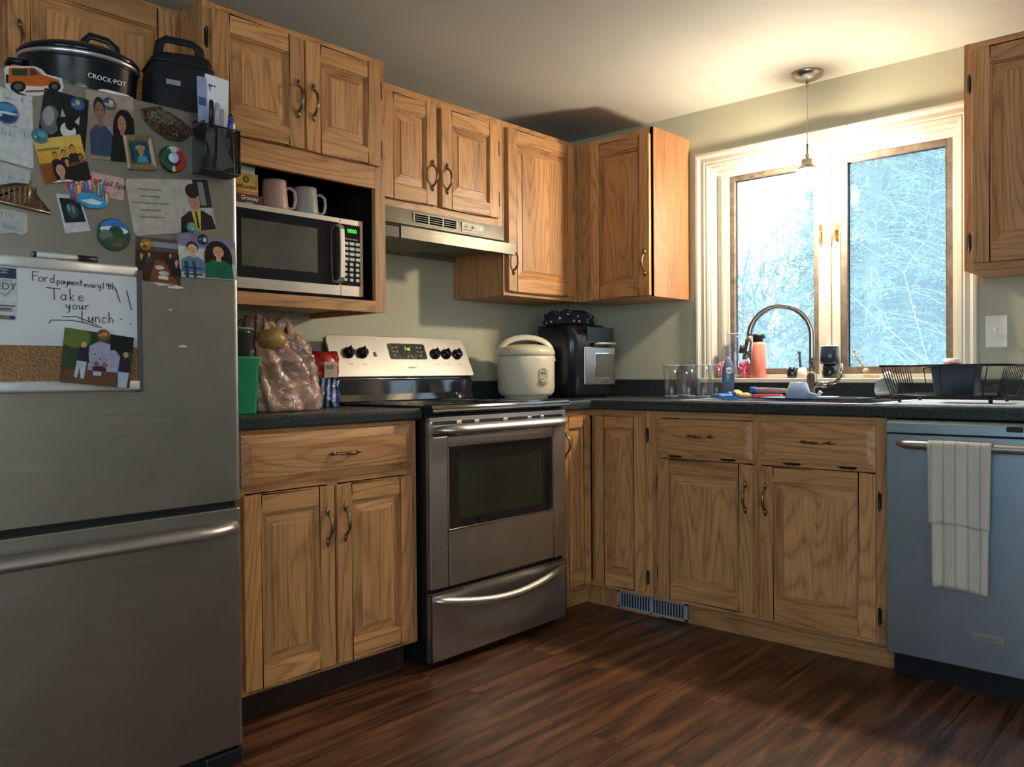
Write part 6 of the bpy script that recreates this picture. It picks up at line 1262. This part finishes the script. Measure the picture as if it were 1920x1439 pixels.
# ------------------------------------------------------------------ outdoors
setting(MB().box(.2, 90, -40, 60, -.6, -.5), 'ground', mat('pale_winter_ground', (.35, .36, .30, 1), .95, var=.3, vs=2))
BARK = mat('pale_bark', (.42, .50, .58, 1), .9, var=.3, vs=6); NEED = mat('haze_pale_needles', (.24, .42, .35, 1), .8, var=.5, vs=1.2); NEED2 = mat('blue_green_needles', (.19, .34, .37, 1), .8, var=.5, vs=1.5)  # outdoor haze mixed into bark, needle and twig colours to pale them
TWIG = mat('pale_twigs', (.60, .66, .70, 1), .9, var=.2)
def spruce(x, y, h, r, m_, label, nb=420, seed=1, z0=-.5, leaf=.10):
    rnd = random.Random(seed); t = thing('evergreen_tree', label, 'tree', (x, y, z0), group='evergreen trees outside the right window')
    b = MB(); b.tube([(0, 0, 0), (0, 0, h*.5), (0, 0, h)], [.16, .10, .02], 8); b.build('trunk', BARK, t)
    b = MB(); tw = MB()
    for k in range(nb):
        f = (k/nb)**.85; z = .3+(h-.4)*f; L_ = r*(1-f)**.8*rnd.uniform(.7, 1.1)+.15; a = rnd.uniform(0, 2*PI); dx, dy = math.cos(a), math.sin(a); pts = []
        for s in range(5): u = s/4; pts.append((dx*L_*u, dy*L_*u, z+.18*L_*u-.45*L_*u*u))
        tw.tube(pts, [.014, .011, .009, .006, .003], 4)
        for s in range(int(18+44*L_)):
            u = rnd.uniform(.12, 1.0); sd = rnd.uniform(-1, 1)*.30*L_*(1.15-u)+rnd.uniform(-.06, .06); px_, py_, pz_ = dx*L_*u-dy*sd, dy*L_*u+dx*sd, z+.18*L_*u-.45*L_*u*u-rnd.uniform(0, .16)
            c0 = Vector((px_, py_, pz_)); d1 = Vector((rnd.uniform(-1, 1), rnd.uniform(-1, 1), rnd.uniform(-.8, .3))).normalized()*leaf*.75*rnd.uniform(.5, 1.4); d2 = d1.cross(Vector((rnd.uniform(-1, 1), rnd.uniform(-1, 1), rnd.uniform(-1, 1)))).normalized()*leaf*.11
            b.add([c0-d2, c0+d2, c0+d1+d2*.3, c0+d1-d2*.3], [(0, 1, 2, 3)])
    # de-dup is skipped: the mesh is made of loose needles sprays
    b.build('foliage', m_, t); tw.build('branches', TWIG, t)
def bare(x, y, h, label, seed=1, group='bare trees outside the left window', spread=.42, z0=-.5, m_=None, r0=.10, depth=6, name='bare_tree'):
    rnd = random.Random(seed); t = thing(name, label, 'tree', (x, y, z0), group=group); b = MB()
    def grow(p, d, L_, r, n):
        q = p+d*L_*.5+Vector((rnd.uniform(-1, 1), rnd.uniform(-1, 1), rnd.uniform(-.3, .6)))*L_*.06; e = q+(d+Vector((rnd.uniform(-1, 1), rnd.uniform(-1, 1), .3))*.12).normalized()*L_*.5
        b.tube([p, q, e], [r, r*.85, r*.66], 5 if n < 3 else 3)
        if n >= depth: return
        for k in range(2 if n < 2 else rnd.choice((2, 3))):
            nd = (d+Vector((rnd.uniform(-1, 1), rnd.uniform(-1, 1), rnd.uniform(-.4, .7)))*spread*1.3).normalized(); grow(e, nd, L_*rnd.uniform(.62, .85), r*.62, n+1)
    grow(Vector((0, 0, 0)), Vector((0, 0, 1)), h*.28, r0, 0); b.build('trunk_and_branches', m_ or BARK, t)
def at(az, d): a = math.radians(az); return (-3.53+d*math.cos(a), -2.795+d*math.sin(a))
for i, (az, d, h, r, m_, lab) in enumerate([(18.6, 13.5, 8.5, 2.0, NEED, 'haze-pale green evergreen filling the left of the right-hand window'), (15.2, 14.8, 9.5, 2.1, NEED2, 'blue-green evergreen at the right of the right-hand window'), (16.9, 18.5, 11, 2.4, NEED2, 'taller evergreen standing behind the two nearer ones'), (20.9, 19, 7.0, 1.5, NEED, 'pale evergreen partly hidden by the window mullion')]):
    x, y = at(az, d); spruce(x, y, h, r, m_, lab, nb=[330, 330, 360, 240][i], seed=11+i, leaf=[.13, .14, .17, .17][i])
for i, (az, d, h, lab, sd) in enumerate([(25.6, 17, 5.2, 'bare tree at the left side of the left-hand window', 3), (24.0, 20, 4.6, 'bare tree in the middle of the left-hand window', 8), (22.7, 16, 3.6, 'smaller bare tree near the mullion side of the left-hand window', 5), (26.6, 26, 6.0, 'farthest bare tree at the left window edge', 9)]):
    x, y = at(az, d); bare(x, y, h, lab, sd)
x, y = at(15.4, 9.0); bare(x, y, 5.6, 'leafless branching sapling in front of the evergreens', 21, None, .75, r0=.009, m_=TWIG, name='bare_sapling', depth=6)
# low shrubs seen through the left window
def shrub(x, y, h, r, label, seed):
    rnd = random.Random(seed); t = thing('shrub', label, 'shrub', (x, y, -.5), group='shrubs outside the left window'); b = MB()
    for k in range(2600):
        a = rnd.uniform(0, 2*PI); q = rnd.random()**.5; zz = rnd.random(); rr = r*q*(1-(zz*1.0)**2.5*.7); c0 = Vector((rr*math.cos(a), rr*math.sin(a), h*zz)); d1 = Vector((rnd.uniform(-1, 1), rnd.uniform(-1, 1), rnd.uniform(-.2, 1))).normalized()*.16; d2 = d1.orthogonal().normalized()*.022
        b.add([c0-d2, c0+d2, c0+d1], [(0, 1, 2)])
    b.build('foliage', NEED2, t); b = MB()
    for k in range(6): a = k*1.05; b.tube([(0, 0, 0), (r*.4*math.cos(a), r*.4*math.sin(a), h*.8)], [.04, .01], 5)
    b.build('stems', BARK, t)
for i, (az, d, h, r, lab) in enumerate([(26.4, 21, 3.4, 1.0, 'leafy shrub at the left edge of the left-hand window'), (24.6, 24, 4.6, 1.3, 'taller shrub between the bare trees')]):
    x, y = at(az, d); shrub(x, y, h, r, lab, 40+i)
# neighbouring house
hx_, hy_ = at(22.9, 46); hs = thing('house', 'distant white gabled house seen low in the left-hand window', 'house', (hx_, hy_, -.5), math.radians(23-90)); HWm = mat('white_siding', (.75, .80, .84, 1), .8); 
b = MB(); b.box(-2.6, 2.2, 0, 6, 0, 2.6); b.prism([(-2.6, 2.6), (2.2, 2.6), (-.2, 4.0)], 'y', 0.0, 6); b.build('walls', HWm, hs)
b = MB(); b.prism([(-2.9, 2.5), (-.2, 4.08), (2.5, 2.5), (2.5, 2.65), (-.2, 4.25), (-2.9, 2.65)], 'y', -.3, 6.3); b.build('roof', mat('pale_roof', (.60, .66, .70, 1), .8), hs)
b = MB(); b.box(.1, .9, -.04, 0, 1.3, 2.3); b.build('window', cm('#7fb0c8'), hs)
# ------------------------------------------------------------------ tidy
bpy.context.view_layer.update()
